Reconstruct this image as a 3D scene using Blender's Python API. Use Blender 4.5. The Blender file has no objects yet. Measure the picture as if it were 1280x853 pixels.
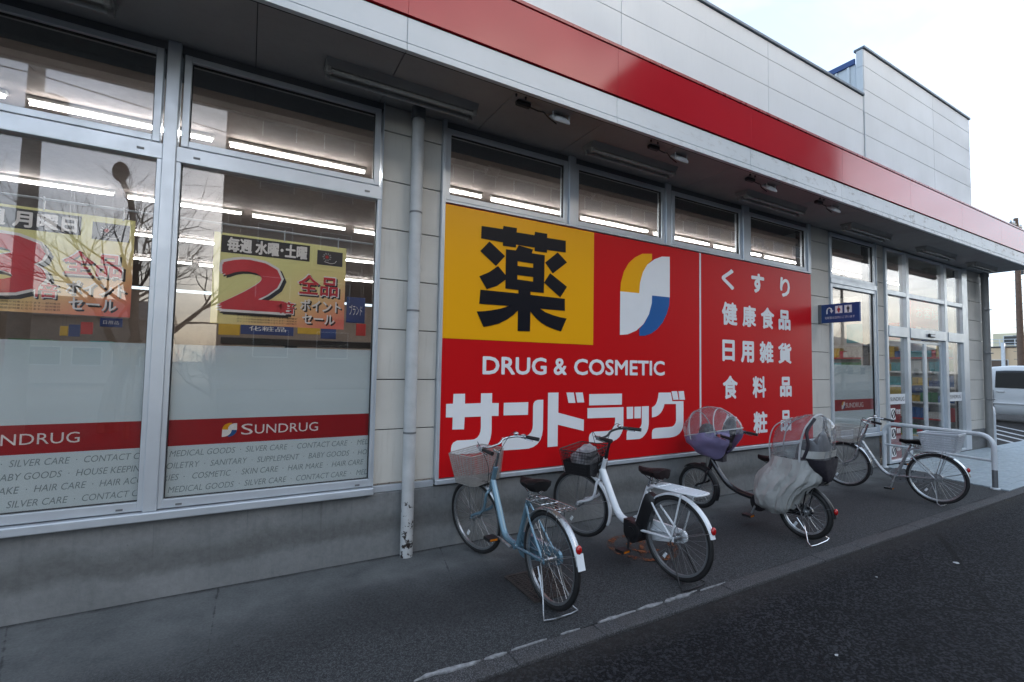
import bpy, math, random
import numpy as np
from mathutils import Vector, Matrix, noise
from mathutils.geometry import tessellate_polygon
random.seed(7)
R_ = math.radians
SC = bpy.context.scene
COL = SC.collection

# ------------------------------------------------------------------ camera
CAM_F, CAM_YAW, CAM_PITCH, CAM_ROLL, CAM_H = 589.54, .51122, .051567, .017671, 1.6
def cam_axes():
    cy, sy, cp, sp = math.cos(CAM_YAW), math.sin(CAM_YAW), math.cos(CAM_PITCH), math.sin(CAM_PITCH)
    fwd = Vector((sy*cp, cy*cp, sp)); rt = Vector((cy, -sy, 0)); up = rt.cross(fwd)
    c, s = math.cos(CAM_ROLL), math.sin(CAM_ROLL)
    return c*rt + s*up, -s*rt + c*up, fwd
AX = cam_axes()
cam = bpy.data.cameras.new('camera'); camo = bpy.data.objects.new('camera', cam); COL.objects.link(camo)
cam.sensor_width = 36; cam.lens = 36*CAM_F/1280; cam.clip_start = .05; cam.clip_end = 3000
m = Matrix((AX[0], AX[1], -AX[2])).transposed().to_4x4(); m.translation = (0, 0, CAM_H)
camo.matrix_world = m
SC.camera = camo
# photo pixel -> point on a plane (y = Y, z = Z or x = X)
def ray(x, y): return AX[0]*((x-640)/CAM_F) - AX[1]*((y-426.5)/CAM_F) + AX[2]
def on_y(x, y, Y): d = ray(x, y); p = d*(Y/d.y); return Vector((p.x, Y, p.z+CAM_H))
def on_z(x, y, Z=0.): d = ray(x, y); p = d*((Z-CAM_H)/d.z); return Vector((p.x, p.y, Z))
def on_x(x, y, X): d = ray(x, y); p = d*(X/d.x); return Vector((X, p.y, p.z+CAM_H))

# ------------------------------------------------------------------ sky, sun, exposure
SUN_AZ, SUN_EL = 152., 18.          # degrees: azimuth clockwise from +Y, elevation
w = bpy.data.worlds.new('World'); SC.world = w; w.use_nodes = True
wn = w.node_tree.nodes; wl = w.node_tree.links
bg = wn['Background']
sky = wn.new('ShaderNodeTexSky'); sky.sky_type = 'NISHITA'; sky.sun_disc = False
sky.sun_elevation = R_(SUN_EL); sky.sun_rotation = R_(SUN_AZ); sky.altitude = 50
sky.air_density = .8; sky.dust_density = 3.5; sky.ozone_density = 1.5
# thin, uneven veil of high cloud over the whole sky
wc = wn.new('ShaderNodeTexCoord'); wm = wn.new('ShaderNodeMapping'); wm.inputs['Scale'].default_value = (1, 1, 3.2); wl.new(wc.outputs['Generated'], wm.inputs[0])
wz = wn.new('ShaderNodeTexNoise'); wz.inputs['Scale'].default_value = 2.6; wz.inputs['Detail'].default_value = 7; wz.inputs['Roughness'].default_value = .58; wz.inputs['Distortion'].default_value = .6; wl.new(wm.outputs[0], wz.inputs['Vector'])
wr_ = wn.new('ShaderNodeMapRange'); wl.new(wz.outputs['Fac'], wr_.inputs[0])
for i_, q_ in enumerate((.36, .66, .40, .88)): wr_.inputs[i_+1].default_value = q_
wx = wn.new('ShaderNodeMixRGB'); wl.new(wr_.outputs[0], wx.inputs[0]); wl.new(sky.outputs[0], wx.inputs[1]); wx.inputs[2].default_value = (1.44, 1.64, 1.80, 1)
wl.new(wx.outputs[0], bg.inputs[0]); bg.inputs[1].default_value = .15
sun = bpy.data.lights.new('sun', 'SUN'); sun.energy = .5; sun.angle = R_(10); sun.color = (1, .92, .82)
suno = bpy.data.objects.new('sun', sun); COL.objects.link(suno)
sd = Vector((math.sin(R_(SUN_AZ))*math.cos(R_(SUN_EL)), math.cos(R_(SUN_AZ))*math.cos(R_(SUN_EL)), math.sin(R_(SUN_EL))))
suno.rotation_euler = (-sd).to_track_quat('-Z', 'Y').to_euler(); suno.location = (20, -45, 20)
SC.view_settings.view_transform = 'Standard'; SC.view_settings.look = 'None'
SC.view_settings.exposure = 2.5; SC.view_settings.gamma = 1
SC.render.engine = 'CYCLES'
SC.cycles.max_bounces = 6; SC.cycles.diffuse_bounces = 3; SC.cycles.glossy_bounces = 3; SC.cycles.transmission_bounces = 4; SC.cycles.transparent_max_bounces = 16

# ------------------------------------------------------------------ materials
def lin(r, g, b):
    f = lambda c: (c/255/12.92) if c/255 <= .04045 else ((c/255+.055)/1.055)**2.4
    return (f(r), f(g), f(b), 1)
class NT:
    def __init__(s, m): s.t = m.node_tree; s.n = s.t.nodes; s.l = s.t.links
    def new(s, k, **kw):
        o = s.n.new('ShaderNode'+k)
        for a, v in kw.items(): setattr(o, a, v)
        return o
    def link(s, a, b): s.l.new(a, b)
    def coord(s, kind='Object'): return s.new('TexCoord').outputs[kind]
    def pos(s): return s.new('NewGeometry').outputs['Position']
    def noise(s, vec, scale, detail=4, rough=.55):
        o = s.new('TexNoise'); s.link(vec, o.inputs['Vector']); o.inputs['Scale'].default_value = scale
        o.inputs['Detail'].default_value = detail; o.inputs['Roughness'].default_value = rough
        return o.outputs['Fac']
    def voronoi(s, vec, scale, feature='F1'):
        o = s.new('TexVoronoi', feature=feature); s.link(vec, o.inputs['Vector']); o.inputs['Scale'].default_value = scale
        return o
    def ramp(s, fac, stops):
        o = s.new('ValToRGB'); s.link(fac, o.inputs[0]); e = o.color_ramp.elements
        while len(e) < len(stops): e.new(.5)
        for i, (p, c) in enumerate(stops): e[i].position = p; e[i].color = c if len(c) == 4 else (*c, 1)
        return o.outputs[0]
    def mix(s, fac, a, b, mode='MIX'):
        o = s.new('MixRGB', blend_type=mode)
        for i, v in ((0, fac), (1, a), (2, b)):
            if isinstance(v, (int, float)): o.inputs[i].default_value = v
            elif isinstance(v, tuple): o.inputs[i].default_value = v if len(v) == 4 else (*v, 1)
            else: s.link(v, o.inputs[i])
        return o.outputs[0]
    def math(s, op, a, b=0., clamp=False):
        o = s.new('Math', operation=op, use_clamp=clamp)
        for i, v in ((0, a), (1, b)):
            if isinstance(v, (int, float)): o.inputs[i].default_value = v
            else: s.link(v, o.inputs[i])
        return o.outputs[0]
    def mapr(s, v, a, b, c=0., d=1.):
        o = s.new('MapRange'); s.link(v, o.inputs[0])
        for i, q in enumerate((a, b, c, d)): o.inputs[i+1].default_value = q
        return o.outputs[0]
    def bump(s, h, dist, strength=1.):
        o = s.new('Bump'); s.link(h, o.inputs['Height']); o.inputs['Distance'].default_value = dist; o.inputs['Strength'].default_value = strength
        return o.outputs[0]
    def sep(s, v): o = s.new('SeparateXYZ'); s.link(v, o.inputs[0]); return o.outputs
    def scale(s, v, x, y, z):
        o = s.new('Mapping'); s.link(v, o.inputs[0]); o.inputs['Scale'].default_value = (x, y, z); return o.outputs[0]
def newmat(name):
    m = bpy.data.materials.new(name); m.use_nodes = True
    return m, NT(m), m.node_tree.nodes['Principled BSDF']
def setb(b, **k):
    for a, v in k.items():
        b.inputs[{'color': 'Base Color', 'rough': 'Roughness', 'metal': 'Metallic', 'spec': 'Specular IOR Level', 'coat': 'Coat Weight', 'alpha': 'Alpha'}[a]].default_value = v
MATS = {}
def plain(name, col, rough=.5, metal=0., var=.12, scale=6., spec=.5, coat=0., bump=0., bscale=60., grime=0., rv=.2):
    """painted / plastic / metal surface with slight unevenness of tone and gloss"""
    m, t, b = newmat(name); setb(b, rough=rough, metal=metal, spec=spec, coat=coat)
    p = t.coord()
    n = t.noise(p, scale, 3); c2 = tuple(x*(1-var) for x in col[:3])+(1,); c1 = tuple(min(1, x*(1+var*.5)) for x in col[:3])+(1,)
    c = t.ramp(n, [(.3, c2), (.7, c1)])
    if grime:
        g = t.noise(t.scale(p, 9, 9, 1.2), 2.2, 6, .65)
        c = t.mix(t.mapr(g, .5, .78, 0, grime), c, tuple(x*.35 for x in col[:3])+(1,))
    t.link(c, b.inputs['Base Color'])
    t.link(t.mapr(t.noise(p, scale*3.1, 2), .3, .7, max(.02, rough*(1-rv)), min(1, rough*(1+rv))), b.inputs['Roughness'])
    if bump: t.link(t.bump(t.noise(p, bscale, 4), bump), b.inputs['Normal'])
    MATS[name] = m; return m
def emis(name, col, s):
    m = bpy.data.materials.new(name); m.use_nodes = True; t = NT(m)
    for n in list(t.n): t.n.remove(n)
    e = t.new('Emission'); e.inputs[0].default_value = (*col, 1); e.inputs[1].default_value = s
    o = t.new('OutputMaterial'); t.link(e.outputs[0], o.inputs[0]); MATS[name] = m; return m
def glassmat(name, tint, ior=1.5, rough=0., wob=0.):
    m = bpy.data.materials.new(name); m.use_nodes = True; t = NT(m)
    for n in list(t.n): t.n.remove(n)
    tr = t.new('BsdfTransparent'); tr.inputs[0].default_value = (*tint, 1)
    gl = t.new('BsdfGlossy'); gl.inputs['Roughness'].default_value = rough
    fr = t.new('Fresnel'); t.link(t.mapr(t.new('NewGeometry').outputs['Backfacing'], 0, 1, ior, 1/ior), fr.inputs[0])   # thin sheet: same reflectance from both sides
    if wob:
        nb = t.bump(t.noise(t.coord(), 1.3, 2), wob); t.link(nb, gl.inputs['Normal'])
    mx = t.new('MixShader'); t.link(fr.outputs[0], mx.inputs[0]); t.link(tr.outputs[0], mx.inputs[1]); t.link(gl.outputs[0], mx.inputs[2])
    o = t.new('OutputMaterial'); t.link(mx.outputs[0], o.inputs[0]); MATS[name] = m; return m

plain('panel_white', (.60, .635, .66), .45, var=.05, scale=.7, grime=.06)
plain('coping', (.10, .13, .16), .4, .3)
plain('red_fascia', (.40, .010, .020), .09, var=.10, scale=.8, spec=.3)
plain('red_trim', (.30, .006, .012), .3, var=.1)
plain('soffit', (.30, .29, .285), .7, var=.1, scale=1.2, grime=.15)
plain('alum', (.58, .63, .68), .36, .45, var=.07, scale=3, grime=.06)
plain('alum_dark', (.16, .17, .18), .5, .3)
plain('rubber', (.012, .012, .013), .6)
plain('gasket', (.015, .016, .018), .6)
plain('sign_red', (.52, .006, .009), .35, var=.02, scale=.9, spec=.22, rv=.03)
plain('sign_yellow', (.80, .38, .004), .3, var=.02, scale=.9, spec=.35, rv=.03)
plain('sign_white', (.74, .77, .80), .35, var=.02, rv=.03)
plain('sign_black', (.006, .007, .012), .4, spec=.2, var=.02, rv=.03)
plain('sign_blue', (.008, .10, .33), .35, var=.02, rv=.03)
plain('blue_board', (.018, .065, .22), .35)
plain('film_red', (.36, .006, .012), .35, var=.05)
plain('film_grey_text', (.26, .34, .38), .5)
plain('print_red', (.62, .03, .05), .4)
plain('print_white', (.86, .87, .88), .4)
plain('print_black', (.015, .017, .022), .4)
plain('print_dark', (.03, .035, .045), .4)
plain('chrome', (.62, .64, .66), .18, 1., var=.1, scale=20)
plain('steel', (.45, .47, .49), .32, .9, var=.15, scale=25)
plain('black_plastic', (.012, .012, .014), .42)
plain('black_leather', (.006, .006, .007), .62, spec=.15, bump=.001, bscale=200)
plain('brown_leather', (.014, .009, .010), .6, spec=.15, bump=.001, bscale=200)
plain('frame_blue', (.14, .245, .315), .22, .3, var=.06, coat=.5)
plain('frame_white', (.70, .74, .78), .22, var=.04, coat=.5)
plain('frame_black', (.014, .014, .017), .22, coat=.5)
plain('frame_silver', (.36, .38, .40), .3, .6, var=.06, coat=.3)
plain('red_lens', (.42, .01, .01), .12, coat=.6)
plain('amber', (.55, .16, .01), .2)
def mk_cloth():
    m, t, b = newmat('grey_cloth'); p = t.coord()
    c = t.ramp(t.noise(p, 4, 3), [(.3, (.36, .37, .36, 1)), (.7, (.44, .45, .44, 1))]); t.link(c, b.inputs['Base Color']); setb(b, rough=.45)
    q = t.mix(.10, p, t.noise(p, 4, 2)); h = t.math('ABSOLUTE', t.math('SUBTRACT', t.noise(t.scale(q, 1.2, 1.2, .45), 9, 2), .5))
    h = t.math('ADD', t.math('POWER', h, .6), t.math('MULTIPLY', t.noise(q, 26, 3), .12))
    t.link(t.bump(h, .020, .7), b.inputs['Normal']); MATS['grey_cloth'] = m
mk_cloth()
plain('purple_cloth', (.23, .20, .36), .6, var=.1, bump=.001, bscale=300)
plain('seat_grey', (.10, .10, .11), .6)
plain('dark_cloth', (.018, .016, .024), .7)
plain('bag_cloth', (.30, .30, .32), .5, var=.5, scale=14)
plain('piping', (.42, .44, .46), .4)
plain('basket_wire', (.40, .40, .38), .4, .5, var=.2, scale=25)
plain('basket_plastic', (.46, .50, .54), .5, var=.1)
plain('white_pipe', (.62, .66, .70), .4, var=.08, grime=.3)
plain('van_paint', (.60, .62, .64), .34, .1, var=.02, scale=.5, rv=.02)
plain('van_glass', (.01, .012, .014), .05, spec=.6)
plain('cream_wall', (.78, .58, .38), .7, var=.08, scale=.6)
plain('cream_pale', (.75, .68, .48), .7, var=.1, scale=.6)
plain('brown_tile', (.13, .085, .062), .6, var=.2, scale=.8)
plain('dark_pane', (.03, .035, .04), .08)
plain('pole_concrete', (.30, .27, .24), .8, var=.2)
plain('pole_brown', (.16, .10, .07), .8, var=.2)
plain('bark', (.10, .075, .055), .85, var=.3, scale=14)
plain('house_wall', (.42, .36, .31), .8, var=.12)
plain('house_roof', (.09, .09, .10), .6, var=.2)
plain('int_ceiling', (.24, .20, .18), .8, var=.06)
plain('int_wall', (.32, .26, .22), .8, var=.08)
plain('int_floor', (.16, .15, .14), .3, var=.08)
plain('int_white', (.65, .65, .62), .5)
plain('card_blue', (.02, .05, .20), .5)
plain('card_yellow', (.62, .40, .03), .5)
plain('card_red', (.50, .03, .03), .5)
plain('card_teal', (.05, .34, .38), .5)
plain('card_green', (.05, .22, .08), .5)
plain('tile_pale', (.27, .33, .37), .55, var=.14, scale=5, bump=.0008, bscale=90, grime=.15)
plain('grate_iron', (.06, .055, .052), .6, .5, var=.4, scale=30)
plain('pit_dark', (.022, .022, .022), .9)
plain('lamp_white', (.72, .76, .80), .3)
plain('tube_off', (.40, .41, .40), .25)
plain('fixture', (.28, .28, .27), .5, var=.15, scale=4)
plain('spout_grey', (.24, .24, .235), .5, var=.1)
plain('paint_line', (.42, .44, .46), .7, var=.3, scale=9)
emis('tube_lit', (.96, .98, 1.), 9.)
emis('green_lamp', (.35, 1., .35), 1.2)
glassmat('glass', (.93, .91, .89), 1.78)
glassmat('glass_clear', (.82, .84, .85), 1.5)
def mk_vinyl():
    m = glassmat('vinyl', (.86, .88, .90), 1.6, .025, .08); t = NT(m); o = [n for n in t.n if n.type == 'OUTPUT_MATERIAL'][0]; src = o.inputs[0].links[0].from_socket
    d = t.new('BsdfDiffuse'); d.inputs[0].default_value = (.55, .58, .60, 1); x = t.new('MixShader'); x.inputs[0].default_value = .10
    t.link(src, x.inputs[1]); t.link(d.outputs[0], x.inputs[2]); t.link(x.outputs[0], o.inputs[0])
    for n in t.n:
        if n.type == 'TEX_NOISE': n.inputs['Scale'].default_value = 11
mk_vinyl()

def mk_siding():
    m, t, b = newmat('siding'); p = t.pos()
    n = t.noise(p, 2.2, 5); c = t.ramp(n, [(.3, (.49, .485, .45, 1)), (.7, (.57, .565, .53, 1))])
    st = t.noise(t.scale(p, 22, 22, 1.3), 1.6, 5, .6)
    c = t.mix(t.mapr(st, .58, .8, 0, .35), c, (.26, .25, .21, 1))
    pits = t.mapr(t.noise(p, 70, 2), .72, .78)
    c = t.mix(t.math('MULTIPLY', pits, .5), c, (.2, .19, .16, 1))
    t.link(c, b.inputs['Base Color']); setb(b, rough=.65)
    t.link(t.bump(t.noise(p, 160, 3), .0012), b.inputs['Normal']); MATS['siding'] = m
mk_siding()
def mk_plinth():
    m, t, b = newmat('plinth_concrete'); p = t.pos(); z = t.sep(p)[2]
    n = t.noise(p, 1.7, 6, .6); c = t.ramp(n, [(.28, (.125, .136, .14, 1)), (.72, (.21, .22, .225, 1))])
    st = t.noise(t.scale(p, 14, 14, .9), 1.5, 6, .65)                     # runs of grime down the face
    c = t.mix(t.mapr(st, .55, .8, 0, .3), c, (.06, .066, .068, 1))
    wv = t.math('ADD', z, t.math('MULTIPLY', t.noise(p, 2.5, 5), .22))
    band = t.math('MULTIPLY', t.mapr(wv, .27, .33), t.mapr(wv, .50, .40))  # tide mark of an old splash line
    c = t.mix(t.math('MULTIPLY', band, .7), c, (.065, .068, .066, 1))
    fn_ = t.noise(p, 24, 7, .72); c = t.mix(.24, c, t.ramp(fn_, [(.32, (.075, .082, .085, 1)), (.68, (.23, .24, .245, 1))]))
    drip = t.math('MULTIPLY', t.mapr(t.noise(t.scale(p, 34, 34, .5), 1.3, 3), .62, .72), t.mapr(z, .12, .5)); c = t.mix(t.math('MULTIPLY', drip, .35), c, (.05, .054, .055, 1))
    sp = t.mapr(t.noise(p, 45, 3), .70, .76); c = t.mix(t.math('MULTIPLY', sp, .4), c, (.05, .05, .05, 1))
    t.link(c, b.inputs['Base Color']); setb(b, rough=.85)
    h = t.math('ADD', t.noise(p, 30, 6), t.math('MULTIPLY', t.noise(p, 200, 3), .4))
    t.link(t.bump(h, .004), b.inputs['Normal']); MATS['plinth_concrete'] = m
mk_plinth()
def mk_fascia_white():
    m, t, b = newmat('fascia_white'); p = t.pos()
    c = t.ramp(t.noise(p, 1.1, 4), [(.3, (.52, .57, .60, 1)), (.7, (.62, .66, .69, 1))])
    g = t.noise(t.scale(p, 2.2, 2.2, 5), 2.0, 8, .72)
    x = t.sep(p)[0]
    amt = t.mapr(x, 2.5, 7., .04, .75)                                    # rust and soot towards the far end
    c = t.mix(t.math('MULTIPLY', t.mapr(g, .54, .66), amt), c, (.13, .12, .10, 1))
    dr = t.noise(t.scale(p, 18, 18, 1), 2, 5, .6)
    c = t.mix(t.math('MULTIPLY', t.mapr(dr, .6, .75, 0, .45), amt), c, (.16, .13, .10, 1))
    t.link(c, b.inputs['Base Color']); setb(b, rough=.4); MATS['fascia_white'] = m
mk_fascia_white()
def mk_pipe():
    m, t, b = newmat('spout_pipe'); p = t.pos(); z = t.sep(p)[2]
    c = t.ramp(t.noise(p, 8, 4), [(.3, (.40, .42, .43, 1)), (.7, (.49, .51, .52, 1))])
    low = t.mapr(z, .62, .12, 0, 1)
    peel = t.mapr(t.math('ADD', t.noise(p, 26, 6, .6), t.math('MULTIPLY', low, .14)), .67, .70)
    peel = t.math('MULTIPLY', peel, t.mapr(z, .55, .42))
    c = t.mix(peel, c, (.022, .016, .013, 1))
    t.link(c, b.inputs['Base Color']); setb(b, rough=.45)
    t.link(t.bump(peel, -.002), b.inputs['Normal']); MATS['spout_pipe'] = m
mk_pipe()
def speckle(t, p, scale, lo, hi, dens):
    v = t.voronoi(p, scale); r = t.new('SeparateColor'); t.link(v.outputs['Color'], r.inputs[0])
    tone = t.ramp(r.outputs[0], [(0, lo), (dens, lo), (dens+.12, hi), (1, hi)])
    return tone, v.outputs['Distance']
def mk_asphalt():
    m, t, b = newmat('asphalt'); p = t.pos()
    tone, d = speckle(t, p, 80, (.004, .0045, .006, 1), (.050, .053, .062, 1), .62)
    tone2, d2 = speckle(t, p, 210, (.003, .0035, .005, 1), (.085, .085, .095, 1), .86)
    c = t.mix(.35, tone, tone2)
    n = t.noise(p, .9, 6, .6); c = t.mix(t.mapr(n, .35, .75, 0, .6), c, (.005, .0055, .008, 1))
    ck = t.voronoi(t.mix(.12, p, t.noise(p, 2.2, 5)), .42, 'DISTANCE_TO_EDGE').outputs['Distance']           # a few hairline cracks
    ckm = t.math('MULTIPLY', t.mapr(ck, .010, .004), t.mapr(t.noise(p, .6, 2), .48, .56)); c = t.mix(t.math('MULTIPLY', ckm, .85), c, (.002, .002, .0025, 1))
    ol = t.mapr(t.noise(p, 2.4, 5, .6), .62, .74); c = t.mix(t.math('MULTIPLY', ol, .6), c, (.004, .004, .005, 1))
    dust = t.math('MULTIPLY', t.mapr(t.math('ADD', t.sep(p)[1], t.math('MULTIPLY', t.noise(p, 6, 5), .25)), 2.12, 2.36), .5); c = t.mix(dust, c, (.045, .042, .040, 1))   # grit swept against the kerb
    t.link(c, b.inputs['Base Color']); setb(b, rough=.8, spec=.18)
    h = t.math('ADD', t.math('MULTIPLY', d, -1.), t.math('MULTIPLY', t.noise(p, 300, 2), .5))
    t.link(t.bump(h, .010, 1.), b.inputs['Normal']); MATS['asphalt'] = m
mk_asphalt()
def mk_apron():
    m, t, b = newmat('apron_concrete'); p = t.pos(); y = t.sep(p)[1]; x = t.sep(p)[0]
    wob = t.math('MULTIPLY', t.math('SUBTRACT', t.noise(p, 1.1, 5, .6), .5), 1.0)
    yy = t.math('ADD', y, wob)
    tone, d = speckle(t, p, 200, (.013, .014, .017, 1), (.085, .09, .096, 1), .62)
    smooth = t.ramp(t.noise(p, 3.5, 7, .62), [(.3, (.085, .093, .098, 1)), (.7, (.155, .165, .17, 1))])
    near = t.mapr(t.math('ADD', yy, t.mapr(x, 1.6, -1.2, 0, .45)), 3.2, 3.65)                                         # trowelled strip along the wall
    c = t.mix(near, tone, smooth)
    stain = t.math('MULTIPLY', t.mapr(yy, 2.75, 3.0), t.mapr(yy, 3.65, 3.25))
    c = t.mix(t.math('MULTIPLY', stain, t.mapr(x, -.6, 1.0, .25, .7)), c, (.014, .015, .018, 1))   # dark band worn by parked wheels
    bl = t.mapr(t.noise(p, 2.3, 6, .65), .56, .72); c = t.mix(t.math('MULTIPLY', bl, .35), c, (.024, .025, .028, 1))
    foot = t.mapr(t.math('ADD', y, t.math('MULTIPLY', t.noise(p, 12, 4), .06)), 3.965, 4.005); c = t.mix(foot, c, (.02, .02, .022, 1))
    cr = t.voronoi(p, .55, 'DISTANCE_TO_EDGE')
    crk = t.mapr(t.math('ADD', cr.outputs['Distance'], t.math('MULTIPLY', t.noise(p, 14, 4), .02)), .0125, .0095)
    c = t.mix(t.math('MULTIPLY', crk, .7), c, (.012, .012, .014, 1))
    sv = t.voronoi(p, 3.1); sr = t.new('SeparateColor'); t.link(sv.outputs['Color'], sr.inputs[0])             # trodden gum and drips
    spot = t.math('MULTIPLY', t.mapr(t.math('ADD', sv.outputs['Distance'], t.math('MULTIPLY', t.noise(p, 40, 3), .03)), .075, .055), t.mapr(sr.outputs[0], .55, .57)); c = t.mix(t.math('MULTIPLY', spot, .75), c, (.014, .014, .015, 1))
    fine = t.noise(p, 60, 5, .7); c = t.mix(.35, c, t.ramp(fine, [(.3, (.014, .0155, .017, 1)), (.7, (.125, .133, .138, 1))]))
    t.link(c, b.inputs['Base Color']); setb(b, rough=.85, spec=.25)
    h = t.math('MULTIPLY', t.math('ADD', t.math('MULTIPLY', d, -1.), t.math('MULTIPLY', t.noise(p, 300, 3), .6)), t.mapr(near, 0, 1, 1, .25))
    t.link(t.bump(h, .004, .8), b.inputs['Normal']); MATS['apron_concrete'] = m
mk_apron()
def mk_kerb():
    m, t, b = newmat('kerb_concrete'); p = t.pos()
    tone, d = speckle(t, p, 240, (.024, .0255, .029, 1), (.095, .098, .105, 1), .6)
    c = t.mix(t.mapr(t.noise(p, 5, 6), .4, .75, 0, .7), tone, (.055, .05, .05, 1))
    t.link(c, b.inputs['Base Color']); setb(b, rough=.85)
    t.link(t.bump(t.noise(p, 120, 4), .003), b.inputs['Normal']); MATS['kerb_concrete'] = m
mk_kerb()
plain('mortar', (.27, .28, .295), .85, var=.5, scale=30, bump=.003, bscale=120)
plain('ground_far', (.09, .09, .085), .9, var=.3, scale=.1)
def mk_film():
    m, t, b = newmat('frost_film')
    for n in list(t.n): t.n.remove(n)
    p = t.pos()
    c = t.ramp(t.noise(p, 1.2, 3), [(.3, (.66, .80, .87, 1)), (.7, (.72, .86, .93, 1))])
    df = t.new('BsdfDiffuse'); t.link(c, df.inputs[0]); tl = t.new('BsdfTranslucent'); t.link(c, tl.inputs[0])
    mx = t.new('MixShader'); mx.inputs[0].default_value = .15
    t.link(df.outputs[0], mx.inputs[1]); t.link(tl.outputs[0], mx.inputs[2])
    tr = t.new('BsdfTransparent'); m2 = t.new('MixShader'); t.link(t.mapr(t.sep(p)[2], 1.44, 1.70, 0, .42), m2.inputs[0])   # the film's own gradation
    t.link(mx.outputs[0], m2.inputs[1]); t.link(tr.outputs[0], m2.inputs[2])
    o = t.new('OutputMaterial'); t.link(m2.outputs[0], o.inputs[0]); MATS['frost_film'] = m
mk_film()
def mk_poster():
    m, t, b = newmat('poster_print'); p = t.coord('Generated'); s = t.sep(p)
    g = t.math('SUBTRACT', t.math('ADD', t.math('MULTIPLY', s[0], .75), .35), s[2])
    c = t.ramp(g, [(.05, (.82, .82, .36, 1)), (.45, (.84, .72, .32, 1)), (.75, (.84, .42, .20, 1)), (1, (.80, .20, .16, 1))])
    t.link(c, b.inputs['Base Color']); setb(b, rough=.45); MATS['poster_print'] = m
mk_poster()
def mk_orange():
    m, t, b = newmat('orange_paint'); p = t.pos()
    a = t.mapr(t.noise(p, 16, 7, .7), .44, .60)
    setb(b, color=(.17, .055, .018, 1), rough=.85)
    tr = t.new('BsdfTransparent'); mx = t.new('MixShader'); t.link(a, mx.inputs[0]); t.link(tr.outputs[0], mx.inputs[1]); t.link(b.outputs[0], mx.inputs[2])
    o = [n for n in t.n if n.type == 'OUTPUT_MATERIAL'][0]; t.link(mx.outputs[0], o.inputs[0]); MATS['orange_paint'] = m
mk_orange()

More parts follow.
